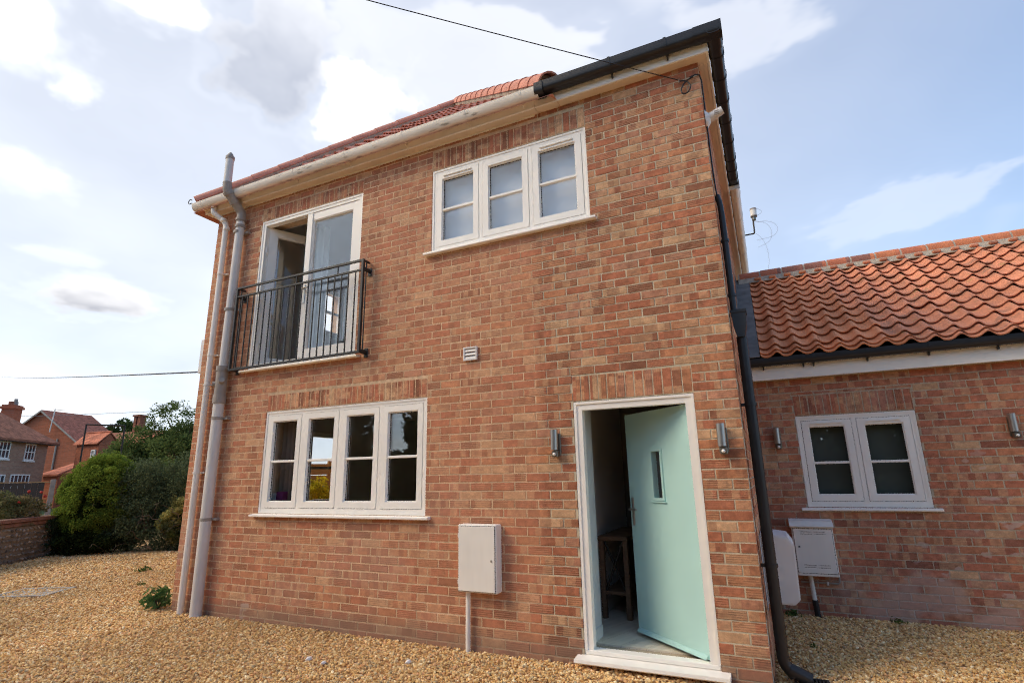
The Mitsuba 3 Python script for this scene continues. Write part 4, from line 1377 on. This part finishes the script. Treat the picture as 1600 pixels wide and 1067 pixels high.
scene['mat_stones'] = {'type': 'twosided', 'inner': {'type': 'principled', 'base_color': {'type': 'mesh_attribute', 'name': 'vertex_color'}, 'roughness': 0.85, 'specular': 0.3}}
add('gravel', (V, F), 'mat_stones', smooth=False, color=Cc)
tag('gravel', 'loose golden gravel stones spread over the yard', 'gravel', kind='stuff')
for (x, y, r, lb) in ((-3.467, -.742, .026, 'largest pale pebble on the gravel, left of two others'), (-3.282, -.768, .020, 'pale pebble on the gravel, middle of three'), (-2.651, -.50, .024, 'pale pebble on the gravel in front of the meter box')):
    k = thing('pale_pebble', lb, 'pebble')
    scene[k] = mikit.ply((STV[3] * r * 1.2 + [x, y, .012], STF), 'mat_meter_white')
mc = thing('manhole_cover', 'grey concrete inspection cover half sunk in the gravel at the left', 'manhole cover')
add('frame', xform(ring(-.36, .36, -.30, .30, .05, 0, .02), 0), 'mat_concrete', mc)
scene.pop(mc + '__frame')
mfr = extr_xz(sbox(-.36, -.30, .36, .30).difference(sbox(-.31, -.25, .31, .25)), 0, .03)
v = np.asarray(mfr.vertices)
mfr = trimesh.Trimesh(np.stack([v[:, 0], v[:, 2], .010 - v[:, 1]], -1), np.asarray(mfr.faces), process=False)
scene[mc + '__frame'] = mikit.ply(xform(mfr, 28, (-9.30, -.02, 0)), 'mat_concrete')
add('cover', xform(bx(-.305, .305, -.245, .245, -.03, .001, .003), 28, (-9.30, -.02, 0)), 'mat_concrete', mc)
pk = thing('white_strip', 'thin white strip lying on the gravel at the foot of the bushes', 'strip')
scene[pk] = mikit.ply(xform(bx(-.25, .25, -.03, .03, .012, .035, .003), 55, (-13.55, 2.62, 0)), 'mat_meter_white')


# ------------------------------------------------------------------ plants
def leaf_mat(key, rough=.55, trans=.7):
    scene[key] = {'type': 'principledthin', 'base_color': {'type': 'mesh_attribute', 'name': 'vertex_color'}, 'roughness': rough, 'diff_trans': trans, 'specular' if False else 'spec_trans': 0.0}
    return key


leaf_mat('mat_leaf')


def leaves(P, N, size, rr, cols, aspect=.5, flat=.55):
    """kite-shaped leaves at P, facing roughly along N; cols per leaf"""
    n = len(P)
    r = rr.normal(size=(n, 3))
    N = N * (1 - flat) + flat * r / np.linalg.norm(r, axis=1, keepdims=True)
    N /= np.linalg.norm(N, axis=1, keepdims=True) + 1e-9
    a = np.cross(N, rr.normal(size=(n, 3)))
    a /= np.linalg.norm(a, axis=1, keepdims=True) + 1e-9
    b = np.cross(N, a)
    s = (size * (0.6 + .8 * rr.random(n)))[:, None]
    V = np.stack([P - a * s, P + b * s * aspect + N * s * .12, P + a * s, P - b * s * aspect + N * s * .12], 1).reshape(-1, 3)
    F = np.tile([[0, 1, 2], [0, 2, 3]], (n, 1)) + np.repeat(np.arange(n) * 4, 2)[:, None]
    return V, F, np.repeat(cols, 4, 0)


def knobs(center, radii, n_knob, kr, per, size, rr, c0, c1, low=.0, aspect=.5, jitter=.10, shell=.55):
    """crown of many leafy knobs spread over and through a lumpy ellipsoid"""
    u = rr.normal(size=(n_knob, 3))
    u /= np.linalg.norm(u, axis=1, keepdims=True)
    u[:, 2] = np.where(rr.random(n_knob) < low * .6, -np.abs(u[:, 2]) * .75, np.abs(u[:, 2]))
    rad = (shell + (1 - shell) * rr.random(n_knob) ** .45)
    ctr = np.asarray(center) + u * rad[:, None] * np.asarray(radii) * (1 + jitter * rr.normal(size=(n_knob, 1)))
    kk = kr * (0.6 + .7 * rr.random(n_knob))
    m = rr.poisson(per, n_knob)
    i = np.repeat(np.arange(n_knob), m)
    d = rr.normal(size=(len(i), 3))
    d /= np.linalg.norm(d, axis=1, keepdims=True)
    P = ctr[i] + d * (kk[i] * (0.45 + .55 * rr.random(len(i)) ** .5))[:, None]
    f = rr.random(len(i))
    tone = (0.75 + .5 * rr.random(n_knob))[i]
    col = (np.asarray(c0) * (1 - f[:, None]) + np.asarray(c1) * f[:, None]) * tone[:, None]
    return leaves(P, d, np.full(len(i), size), rr, col, aspect)


def merge(parts):
    o, V, F, Cs = 0, [], [], []
    for v, f, c in parts:
        V.append(v)
        F.append(f + o)
        Cs.append(c)
        o += len(v)
    return np.vstack(V), np.vstack(F), np.vstack(Cs)


def add_leaves(name, parts, parent, m='mat_leaf'):
    V, F, Cs = merge(parts)
    return add(name, (V, F), m, parent, color=np.clip(Cs, .005, .9))


mat('mat_bark', lambda p, n, uv: C3(.12, .09, .065) * (0.6 + .7 * fbm(p.x * 14, p.y * 14, p.z * 4, 3)), 0.9)


def trunk(base, h, r, rr, limbs=6, spread=.5):
    base = np.asarray(base, float)
    t = np.linspace(0, 1, 8)
    pts = base + np.stack([.05 * h * np.sin(t * 3), .04 * h * np.sin(t * 2.3 + 1), h * t], -1)
    ms = [tube(pts, r * (1 - .75 * t), 8)]
    for i in range(limbs):
        k = rr.integers(2, 7)
        a = rr.uniform(0, 6.28)
        ln = h * rr.uniform(.3, .55)
        d = np.array([math.cos(a) * spread, math.sin(a) * spread, .75])
        q = pts[k] + d * ln * np.linspace(0, 1, 6)[:, None] + np.array([0, 0, -.06]) * ln * (np.linspace(0, 1, 6)[:, None] ** 2)
        ms.append(tube(q, r * .45 * np.linspace(1, .15, 6), 6))
    return cat(ms)


PR_ = np.random.default_rng(77)
# golden conifer dome
gc = thing('golden_conifer', 'rounded yellow green conifer bush at the end of the gravel', 'bush')
parts = []
gc_c = np.array([-13.53, 2.90, .95])
parts.append(knobs(gc_c + [0, 0, .02], (.66, .74, 1.08), 420, .115, 150, .021, PR_, (.125, .195, .028), (.28, .36, .06), low=.62, aspect=.42, shell=.88, jitter=.045))
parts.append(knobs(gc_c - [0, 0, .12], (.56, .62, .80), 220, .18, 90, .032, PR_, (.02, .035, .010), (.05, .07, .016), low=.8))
parts.append(knobs(gc_c + [.66, .02, -.25], (.26, .30, .24), 45, .11, 110, .024, PR_, (.085, .125, .018), (.17, .20, .035), low=.3, aspect=.42))
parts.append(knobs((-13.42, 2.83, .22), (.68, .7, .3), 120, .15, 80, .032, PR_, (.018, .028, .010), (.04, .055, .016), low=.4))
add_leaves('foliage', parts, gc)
add('stem', trunk((-13.53, 2.90, -.02), 1.2, .07, PR_, 7, .5), 'mat_bark', gc)
# dark sprawling shrub
ds = thing('dark_shrub', 'dark straggling evergreen shrub between the yellow conifer and the house', 'bush')
parts = []
for (cx, cy, cz, rx, ry, rz, n) in ((-12.95, 3.45, .95, .65, .6, .98, 190), (-12.35, 4.05, 1.0, .6, .6, .98, 180), (-11.75, 4.75, .95, .8, .8, 1.0, 190), (-12.9, 3.15, .45, .55, .45, .55, 110), (-12.2, 3.75, .40, .6, .5, .5, 110), (-11.75, 4.2, .30, .5, .5, .4, 80)):
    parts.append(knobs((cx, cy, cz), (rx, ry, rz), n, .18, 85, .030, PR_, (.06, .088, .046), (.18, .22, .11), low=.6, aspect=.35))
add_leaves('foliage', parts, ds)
tw = []
for i in range(60):
    b = np.array([-12.6 + PR_.normal(0, .45), 3.55 + PR_.normal(0, .35), PR_.uniform(.05, .7)])
    d = np.array([PR_.normal(.25, .4), PR_.normal(-.35, .3), PR_.uniform(.1, .9)])
    d *= PR_.uniform(.5, 1.0) / np.linalg.norm(d)
    s = np.linspace(0, 1, 7)[:, None]
    tw.append(tube(b + d * s + np.array([0, 0, -.3]) * s ** 2 + PR_.normal(0, .02, (7, 3)), np.linspace(.011, .003, 7), 4, caps=False))
add('twigs', cat(tw), 'mat_bark', ds)
# taller tree behind
tr_ = thing('garden_tree', 'loose green tree with wispy top rising behind the dark shrub', 'tree')
parts = []
for (cx, cy, cz, rx, ry, rz, n, kr, per) in ((-18.1, 7.7, 1.9, 1.5, 1.5, 1.4, 240, .28, 95), (-19.0, 6.6, 1.7, 1.1, 1.1, 1.0, 140, .26, 90), (-17.6, 8.4, 2.4, 1.1, 1.2, 1.1, 130, .26, 80), (-18.35, 7.35, 3.35, .70, .70, .85, 44, .18, 44), (-17.5, 8.6, 3.5, .8, .9, .80, 44, .18, 44), (-18.9, 6.55, 2.8, .6, .5, .42, 24, .16, 38)):
    parts.append(knobs((cx, cy, cz), (rx, ry, rz), n, kr, per, .050, PR_, (.07, .12, .036), (.19, .24, .08), low=.5, aspect=.36))
add_leaves('crown', parts, tr_)
add('trunk', trunk((-18.1, 7.6, -.02), 3.0, .10, PR_, 12, .45), 'mat_bark', tr_)
# variegated shrub by the house corner
ys = thing('yellow_shrub', 'yellow variegated shrub beside the left house corner', 'bush')
add_leaves('foliage', [knobs((-11.85, 3.70, .58), (.36, .40, .48), 90, .10, 60, .034, PR_, (.20, .20, .05), (.42, .37, .14), low=.5), knobs((-11.75, 3.9, .35), (.36, .40, .36), 60, .12, 60, .034, PR_, (.05, .075, .02), (.12, .15, .04), low=.5)], ys)
add('stem', trunk((-11.75, 3.85, -.02), .6, .025, PR_, 5, .5), 'mat_bark', ys)
# rose bush behind the flint wall
rs = thing('rose_bush', 'sparse rose bush with a few red blooms behind the flint wall', 'bush')
parts = [knobs((-13.75, 1.00, .98), (.42, .62, .38), 95, .12, 42, .030, PR_, (.10, .125, .05), (.26, .245, .12), low=.5), knobs((-13.55, 1.62, .92), (.22, .28, .30), 36, .10, 36, .028, PR_, (.11, .12, .05), (.30, .24, .13), low=.4)]
add_leaves('foliage', parts, rs)
add('stem', trunk((-13.75, 1.05, -.02), 1.15, .03, PR_, 9, .45), 'mat_bark', rs)
mat('mat_rose', (.42, .03, .02), .6)
for (a, b, c) in ((-13.40, 1.50, 1.32), (-13.42, 1.72, 1.30), (-13.5, 1.42, 1.12), (-13.38, 1.78, 1.22)):
    s = trimesh.creation.icosphere(1, .026)
    s.vertices += np.random.default_rng(int(-a * 100)).normal(0, .005, s.vertices.shape)
    s.apply_translation((a, b, c))
    add('bloom', s, 'mat_rose', rs)
# weeds
wd_ = thing('weed_clump', 'leafy green weed at the foot of the rain pipe', 'weed')
n = 190
u = PR_.normal(size=(n, 3))
u[:, 2] = np.abs(u[:, 2]) + .3
u /= np.linalg.norm(u, axis=1, keepdims=True)
Pp = np.array([-6.60, -.02, .02]) + u * (np.array([.21, .20, .25]) * (0.35 + .65 * PR_.random((n, 1))))
f = PR_.random((n, 1))
add_leaves('foliage', [leaves(Pp, u, np.full(n, .042), PR_, np.array([.055, .12, .035]) * (1 - f) + np.array([.13, .21, .075]) * f, .42, .7)], wd_)
add('stem', cat([tube([(-6.60, -.02, -.01), p_], .003, 5) for p_ in Pp[:26]]), 'mat_bark', wd_)
for (x, y, r, lb) in ((-9.62, 1.66, .10, 'small green weed in the gravel left of the house'), (-8.35, .85, .05, 'tiny green weed in the gravel behind the larger weed clump'), (.295, 1.095, .035, 'small weed in the gravel beside the black downpipe'), (1.086, 2.19, .055, 'small weed at the foot of the side wing wall'), (.17, 2.2, .07, 'dark weed at the wall below the white cover box'), (-14.0, 2.95, .16, 'low yellow green weed at the foot of the conifer')):
    k = thing('small_weed', lb, 'weed')
    n = 60
    u = PR_.normal(size=(n, 3))
    u[:, 2] = np.abs(u[:, 2]) * .6
    Pp = np.array([x, y, .012]) + u * r * .55
    f = PR_.random((n, 1))
    V, F, Cs = leaves(Pp, u + 1e-6, np.full(n, r * .28), PR_, np.array([.05, .10, .025]) * (1 - f) + np.array([.13, .17, .05]) * f, .4, .6)
    scene[k] = mikit.ply((V, F), 'mat_leaf', color=Cs)

# ------------------------------------------------------------------ flint wall at the left
fw_ = thing('flint_wall', 'low flint wall with red brick coping and a brick end pier', 'wall')
mat('mat_flint_mortar', lambda p, n, uv: C3(.20, .15, .105) * (0.7 + .6 * fbm(p.x * 9, p.y * 9, p.z * 9, 3)), .95)
mat('mat_coping', lambda p, n, uv: mix(C3(.235, .11, .075), C3(.12, .11, .06), smoothstep(.45, .65, fbm(p.x * 5, p.y * 5, p.z * 5, 4))) * (0.6 + .8 * fbm(p.x * 11, p.y * 11, p.z * 11, 4)), .9)
fa, fb_ = np.array([-12.20, -.10]), np.array([-13.97, 2.62])
fd = (fb_ - fa) / np.linalg.norm(fb_ - fa)
fang = math.degrees(math.atan2(fd[1], fd[0]))
FLN = np.linalg.norm(fb_ - fa)


def fl_m(m):
    return xform(m, fang, (fa[0], fa[1], 0))


# local: x along the wall, the near face at y = 0 ... the wall lies towards +y (away from the house)
add('core', fl_m(bx(0, FLN - .34, .02, .26, -.1, .66)), 'mat_flint_mortar', fw_)
fr_ = np.random.default_rng(31)
fs, fc = [], []
for row in range(7):
    x = fr_.uniform(0, .05)
    while x < FLN - .36:
        w = fr_.uniform(.035, .060)
        v = STV[fr_.integers(16)] * [w, .035, .042] + [x + w, .018, .05 + row * .092 + fr_.normal(0, .008)]
        fs.append((v, STF))
        fc.append(np.repeat(np.array([[.34, .28, .22]]) * fr_.uniform(.35, 1.25) * (np.array([[1, .97, .92]]) if fr_.random() < .6 else np.array([[.8, .82, .85]])), 12, 0))
        x += w * 2.05
mfl = fl_m(cat(fs))
k = add('flint', mfl, 'mat_stones', fw_, color=np.vstack(fc))
tag(k, kind='stuff')
nb_ = int((FLN - .36) / .225)
for row, (zz, yy) in enumerate(((.664, .0), (.744, -.03))):
    for i in range(nb_ + (1 if row else 0)):
        a = i * .225 - (.1125 if row else 0)
        add('coping_brick', fl_m(bx(max(a, 0) + .005, a + .22, yy, .27, zz + .004, zz + .072, .006)), 'mat_coping', fw_)
for i in range(10):
    zz = .0 + i * .082
    add('pier_brick', fl_m(bx(FLN - .335, FLN - .01, -.03, .30, zz + .004, zz + .076, .006)), 'mat_coping', fw_)
iv = thing('ivy', 'dark ivy trailing down the end of the flint wall', 'ivy')
n = 420
lx = FLN - .55 + PR_.normal(0, .13, n)
lz = .75 - np.abs(PR_.normal(0, .30, n))
P3 = np.stack([lx, -.045 + PR_.normal(0, .015, n), np.maximum(lz, .03)], -1)
a = math.radians(fang)
P3 = np.stack([fa[0] + P3[:, 0] * math.cos(a) - P3[:, 1] * math.sin(a), fa[1] + P3[:, 0] * math.sin(a) + P3[:, 1] * math.cos(a), P3[:, 2]], -1)
nn_ = np.tile(np.array([math.sin(a), -math.cos(a), .3]), (n, 1))
f = PR_.random((n, 1))
V, F, Cs = leaves(P3, nn_, np.full(n, .032), PR_, np.array([.02, .038, .018]) * (1 - f) + np.array([.07, .10, .05]) * f, .6, .5)
scene[iv] = mikit.ply((V, F), 'mat_leaf', color=Cs)

# ------------------------------------------------------------------ things beyond
fc_ = thing('dark_fence', 'dark board fence with a concrete post beyond the rose bush', 'fence')
f0, f1 = np.array([-20.9, 2.2]), np.array([-19.80, 4.80])
fd2 = (f1 - f0) / np.linalg.norm(f1 - f0)
fan2 = math.degrees(math.atan2(fd2[1], fd2[0]))
fl2 = np.linalg.norm(f1 - f0)
for i in range(int(fl2 / .15)):
    add('board', xform(bx(i * .15 + .003, i * .15 + .147, 0, .02, 0, 1.50 + .006 * ((i * 7) % 3), .002), fan2, (f0[0], f0[1], 0)), 'mat_fence_dark', fc_)
add('rail', xform(bx(0, fl2, -.012, .032, 1.512, 1.540), fan2, (f0[0], f0[1], 0)), 'mat_oak', fc_)
add('post', xform(bx(fl2 + .002, fl2 + .13, -.05, .07, 0, 1.60, .01), fan2, (f0[0], f0[1], 0)), 'mat_concrete', fc_)
ar = thing('garden_arch', 'thin black metal arch standing behind the yellow conifer', 'arch')
A0, A1 = np.array([-16.85, 4.03, 0]), np.array([-16.44, 4.80, 0])
for q in (A0, A1):
    add('post', tube([q, q + [0, 0, 3.05]], .022, 8), 'mat_black_iron', ar)
add('top_bar', tube([A0 + [0, 0, 3.04], A1 + [0, 0, 3.04]], .020, 8), 'mat_black_iron', ar)


def house_mat(key, col, joint, w=.225, h=.075, var=.35):
    def f(p, n, uv):
        s = (p.x * .6 - p.y * .8)
        k = dr.floor(p.z / h)
        par = k - 2 * dr.floor(k / 2)
        u = s / w + par * .5
        c = dr.floor(u)
        edge = dr.minimum(dr.minimum(u - c, 1 - u + c) * w, dr.minimum(p.z / h - k, 1 - p.z / h + k) * h)
        j = smoothstep(.003, .010, edge)
        return mix(C3(*joint), C3(*col) * (1 - var / 2 + var * cell_rand(c, k, 3)), j) * (0.85 + .3 * fbm(p.x * .7, p.y * .7, p.z * .7, 3))
    return mat(key, f, .9)


house_mat('mat_pale_brick', (.33, .185, .13), (.30, .24, .19))
house_mat('mat_red_brick', (.345, .098, .048), (.30, .14, .09))


def roof_mat(key, col, gauge_=.10, wid=.17):
    def f(p, n, uv):
        k = dr.floor(p.z / gauge_)
        c = dr.floor((p.x * .6 - p.y * .8) / wid + .5 * (k - 2 * dr.floor(k / 2)))
        return C3(*col) * (0.65 + .6 * cell_rand(c, k, 3)) * (0.85 + .3 * fbm(p.x * .8, p.y * .8, p.z * .8, 3)) * (0.72 + .28 * smoothstep(.0, .25, p.z / gauge_ - k))
    return mat(key, f, .85)


roof_mat('mat_far_roof', (.25, .095, .055))
roof_mat('mat_far_roof_red', (.27, .095, .065))
roof_mat('mat_far_pantile', (.45, .15, .085), .22, .21)
mat('mat_white_paint', (.72, .71, .69), .5)
mat('mat_dark_glass', (.045, .05, .06), .08)


class Local:
    """local frame of a far house: u along the front, v away from the camera side, z up"""

    def __init__(self, A, az):
        a = math.radians(az)
        self.d = np.array([-math.sin(a), math.cos(a), 0])
        self.n = np.array([-self.d[1], self.d[0], 0])           # pointing left of d
        self.A = np.array([A[0], A[1], 0.0])

    def m(self, mesh):
        v = np.asarray(mesh.vertices)
        V = self.A + v[:, :1] * self.d + v[:, 1:2] * self.n + v[:, 2:] * np.array([0, 0, 1.0])
        return trimesh.Trimesh(V, np.asarray(mesh.faces), process=False)

    def quad(self, pts, thick=.12):
        """flat roof plane given by 3 or 4 local points, with thickness downwards"""
        P_ = np.asarray(pts, float)
        k = len(P_)
        V = np.vstack([P_, P_ - [0, 0, thick]])
        F = [(0, i, i + 1) for i in range(1, k - 1)] + [(k, k + i + 1, k + i) for i in range(1, k - 1)]
        for i in range(k):
            j = (i + 1) % k
            F += [(i, k + i, k + j), (i, k + j, j)]
        return self.m(trimesh.Trimesh(V, np.array(F), process=False))


def far_window(parent, L_, u0, u1, z0, z1, cols=3, rows=2, v=0.0):
    W = key_for('window', parent)
    bars = [ring(u0, u1, z0, z1, .07, v - .03, v + .05)]
    for i in range(1, cols):
        c_ = u0 + (u1 - u0) * i / cols
        bars.append(bx(c_ - .03, c_ + .03, v - .025, v + .03, z0 + .07, z1 - .07))
    for i in range(1, rows):
        c_ = z0 + (z1 - z0) * i / rows
        bars.append(bx(u0 + .07, u1 - .07, v - .022, v + .028, c_ - .025, c_ + .025))
    add('frame', L_.m(cat(bars)), 'mat_white_paint', W)
    add('pane', L_.m(bx(u0 + .03, u1 - .03, v - .006, v + .002, z0 + .03, z1 - .03)), 'mat_dark_glass', W)
    add('sill', L_.m(bx(u0 - .06, u1 + .06, v - .08, v - .001, z0 - .08, z0 - .002)), 'mat_white_paint', W)


h1 = thing('pale_brick_house', 'pale brick house with a hipped tile roof at the far left', 'house')
L1 = Local((-40.852, 14.073), 38)
W1 = 9.0
add('wall', L1.m(bx(-W1, 0, .0, 6.5, -.1, 4.05)), 'mat_pale_brick', h1)
e = .42
rz = 7.0
RFh = add('roof', cat([L1.quad([(-W1 - e, -e, 4.0), (e, -e, 4.0), (-2.9, 3.2, rz - .3), (-W1 + 2.9, 3.2, rz - .3)]), L1.quad([(e, -e, 4.0), (e, 6.5 + e, 4.0), (-2.9, 3.2, rz - .3)]),
                       L1.quad([(e, 6.5 + e, 4.0), (-W1 - e, 6.5 + e, 4.0), (-W1 + 2.9, 3.2, rz - .3), (-2.9, 3.2, rz - .3)]), L1.quad([(-W1 - e, 6.5 + e, 4.0), (-W1 - e, -e, 4.0), (-W1 + 2.9, 3.2, rz - .3)])]), 'mat_far_roof', h1)
add('eaves', L1.m(cat([bx(-W1 - e, e, -e + .02, -e + .06, 3.84, 3.93), bx(e - .06, e - .02, -e, 6.9, 3.84, 3.93)])), 'mat_gasket', h1)
ch = add('chimney', L1.m(cat([bx(.85, 1.65, 2.7, 3.4, 4.2, 6.25), bx(.77, 1.73, 2.62, 3.48, 6.25, 6.40), bx(.83, 1.67, 2.68, 3.42, 6.40, 6.50)])), 'mat_red_brick', h1)
add('chimney_pot', L1.m(tube([(1.05, 3.05, 6.5), (1.05, 3.05, 6.72)], .14, 10)), 'mat_far_roof', h1)
add('chimney_pot', L1.m(cat([tube([(1.45, 3.05, 6.5), (1.45, 3.05, 6.76)], .15, 10), tube([(1.45, 3.05, 6.78), (1.45, 3.05, 6.95)], .10, 10)])), 'mat_grey_fitting', h1)
far_window(h1, L1, -2.16, -1.22, 2.87, 3.84)
far_window(h1, L1, -4.45, -3.50, 2.90, 3.86)
far_window(h1, L1, -3.0, -1.28, 1.35, 2.07, 5, 1)
far_window(h1, L1, -5.2, -3.45, 1.35, 2.05, 5, 1)
far_window(h1, L1, -7.4, -6.4, 2.87, 3.84)

h2 = thing('red_gable_house', 'red brick house with a plain gable and a television aerial', 'house')
L2 = Local((-53.706, 21.981), 108)
# gable: right corner at u = 0, apex at u = 3.96
GA, GZ, EZ2, LN2 = 3.96, 7.73, 5.0, 4.6
gp = Polygon([(0, -.1), (0, EZ2), (GA, GZ), (2 * GA, EZ2), (2 * GA, -.1)])
gw = extr_xz(gp, 0, LN2)
v = np.asarray(gw.vertices)
add('wall', L2.m(trimesh.Trimesh(v * [1, -1, 1], np.asarray(gw.faces), process=False)), 'mat_red_brick', h2)
ov = .22
add('roof', cat([L2.quad([(-.3, ov, EZ2 - .12), (GA, ov, GZ + .14), (GA, -LN2 - .2, GZ + .14), (-.3, -LN2 - .2, EZ2 - .12)]), L2.quad([(GA, ov, GZ + .14), (2 * GA + .3, ov, EZ2 - .12), (2 * GA + .3, -LN2 - .2, EZ2 - .12), (GA, -LN2 - .2, GZ + .14)])]), 'mat_far_roof_red', h2)
add('bargeboard', cat([L2.quad([(-.3, ov + .04, EZ2 - .14), (GA, ov + .04, GZ + .12), (GA, ov + .005, GZ + .12), (-.3, ov + .005, EZ2 - .14)], .16), L2.quad([(GA, ov + .04, GZ + .12), (2 * GA + .3, ov + .04, EZ2 - .14), (2 * GA + .3, ov + .005, EZ2 - .14), (GA, ov + .005, GZ + .12)], .16)]), 'mat_grey_fitting', h2)
add('flue_pipe', L2.m(tube([(2.0, .06, 2.7), (2.0, .06, 5.3)], .07, 8)), 'mat_grey_fitting', h2)
ae = key_for('aerial', h2)
add('mast', L2.m(tube([(2.70, .25, 5.9), (2.55, .25, 7.9)], .045, 6)), 'mat_white_pipe', ae)
add('antenna', L2.m(cat([tube([(2.75, .25, 7.86), (1.6, .25, 7.72)], .035, 6)] + [tube([(2.3 - .15 * i, .05, 7.8 - .018 * i), (2.3 - .15 * i, .45, 7.8 - .018 * i)], .012, 5) for i in range(5)])), 'mat_white_pipe', ae)
pc = thing('lean_to', 'small lean-to with an orange tile roof between the two far houses', 'outbuilding')
L5 = Local((-41.2, 15.3), 95)
add('wall', L5.m(bx(0.4, 1.9, -2.5, 0, -.1, 2.15)), 'mat_red_brick', pc)
add('roof', L5.quad([(.15, .2, 2.10), (2.1, .2, 2.10), (2.1, -2.0, 2.95), (.75, -2.0, 2.95)]), 'mat_far_pantile', pc)

h3 = thing('pantile_cottage', 'low red cottage with a bright orange pantile roof behind the conifer', 'house')
L3 = Local((-37.13, 14.89), 92)
add('wall', L3.m(bx(.05, 2.3, -1.25, -.15, -.1, 3.85)), 'mat_red_brick', h3)
add('gable', L3.m(extr_profile([(-.15, 3.84), (-.70, 4.50), (-1.25, 3.84)], 0, .06, .10)), 'mat_red_brick', h3)
add('roof', cat([L3.quad([(0, 0, 3.88), (2.5, 0, 3.90), (2.5, -.70, 4.62), (0, -.70, 4.60)], .06), L3.quad([(0, -.70, 4.60), (2.5, -.70, 4.62), (2.5, -1.4, 3.90), (0, -1.4, 3.88)], .06)]), 'mat_far_pantile', h3)
add('ridge', L3.m(tube([(-.02, -.70, 4.62), (2.5, -.70, 4.64)], .06, 8)), 'mat_far_pantile', h3)
far_window(h3, L3, .25, .65, 3.0, 3.5, 2, 1, -.15 + .02)
h4 = thing('pantile_outbuilding', 'second orange pantile roof right of the cottage, half hidden by leaves', 'outbuilding')
L4 = Local((-39.6, 18.9), 92)
add('wall', L4.m(bx(.2, 2.4, -1.6, -.2, -.1, 3.9)), 'mat_red_brick', h4)
add('roof', cat([L4.quad([(0, 0, 3.95), (2.6, 0, 3.95), (2.6, -1.0, 4.78), (0, -1.0, 4.78)], .06), L4.quad([(0, -1.0, 4.78), (2.6, -1.0, 4.78), (2.6, -2.0, 3.95), (0, -2.0, 3.95)], .06)]), 'mat_far_pantile', h4)
h5 = thing('distant_house', 'distant house whose tall chimney shows beside the wispy tree top', 'house')
L6 = Local((-50.78, 22.77), 100)
add('wall', L6.m(bx(-3.0, 5.0, -6.0, 0, -.1, 4.6)), 'mat_red_brick', h5)
add('roof', cat([L6.quad([(-3.3, .3, 4.55), (5.3, .3, 4.55), (5.3, -3, 6.0), (-3.3, -3, 6.0)]), L6.quad([(-3.3, -3, 6.0), (5.3, -3, 6.0), (5.3, -6.3, 4.55), (-3.3, -6.3, 4.55)])]), 'mat_far_roof', h5)
add('chimney', L6.m(cat([bx(.05, .35, -3.3, -2.7, 5.7, 7.35), bx(.52, .80, -3.3, -2.7, 5.7, 7.35), bx(-.02, .88, -3.4, -2.6, 7.35, 7.50)])), 'mat_far_roof', h5)

for (x, y, r, z, lb) in ((-67.5, 28.5, 2.6, 5.8, 'dark round tree far behind the orange pantile roofs, left one'), (-65.0, 32.0, 3.0, 5.6, 'dark round tree far behind the orange pantile roofs, right one')):
    k = thing('far_tree', lb, 'tree')
    add_leaves('crown', [knobs((x, y, z - .6), (r, r * 1.1, r * .95), 170, .55, 46, .20, PR_, (.025, .045, .018), (.07, .10, .032), low=.35)], k)
    add('trunk', trunk((x, y, -.05), z, .25, PR_, 6), 'mat_bark', k)

# what the glass shows: a hedge added behind the camera for dark reflections, and a fence and bush past the side window
gf = thing('golden_fence', 'orange board fence seen through the lower window', 'fence')
for i in range(7):
    add('board', xform(bx(0, 3.4, 0, .02, .05 + i * .25, .05 + i * .25 + .235, .003), 62, (-9.7, 3.6, 0)), 'mat_fence_gold', gf)
add('post', cat([xform(bx(q, q + .09, .022, .11, 0, 1.85), 62, (-9.7, 3.6, 0)) for q in (0, 1.65, 3.3)]), 'mat_fence_gold', gf)
yb = thing('yellow_flower_bush', 'bright yellow flowering bush seen through the lower window', 'bush')
add_leaves('foliage', [knobs((-8.85, 4.35, .78), (.55, .7, .62), 130, .13, 60, .036, PR_, (.45, .40, .02), (.70, .60, .05), low=.5)], yb)
add('stem', trunk((-8.85, 4.35, -.02), .8, .03, PR_, 6), 'mat_bark', yb)
hg = thing('added_hedge', 'tall dark hedge added out of view behind the camera, mirrored in the lower window panes', 'hedge')
ph = []
for i in range(19):
    x, y = -27 + i * 2.1, -9.5 - 5.5 * min(1, i / 7) + .4 * math.sin(i * 2.1)
    hgt = (6.2 + 1.0 * math.sin(i * 1.7) + .5 * math.sin(i * 4.1)) * (.42 if i == 6 else 1)
    ph.append(knobs((x, y, hgt * .42), (1.45, 1.1, hgt * .56), 110, .60, 60, .19, PR_, (.022, .038, .016), (.06, .085, .028), low=.9))
add_leaves('foliage', ph, hg)
add('stems', cat([trunk((-27 + i * 2.1, -9.5 - 5.5 * min(1, i / 7), -.05), 2.4, .09, PR_, 3) for i in range(19)]), 'mat_bark', hg)
tag(hg + '__stems', kind='stuff')
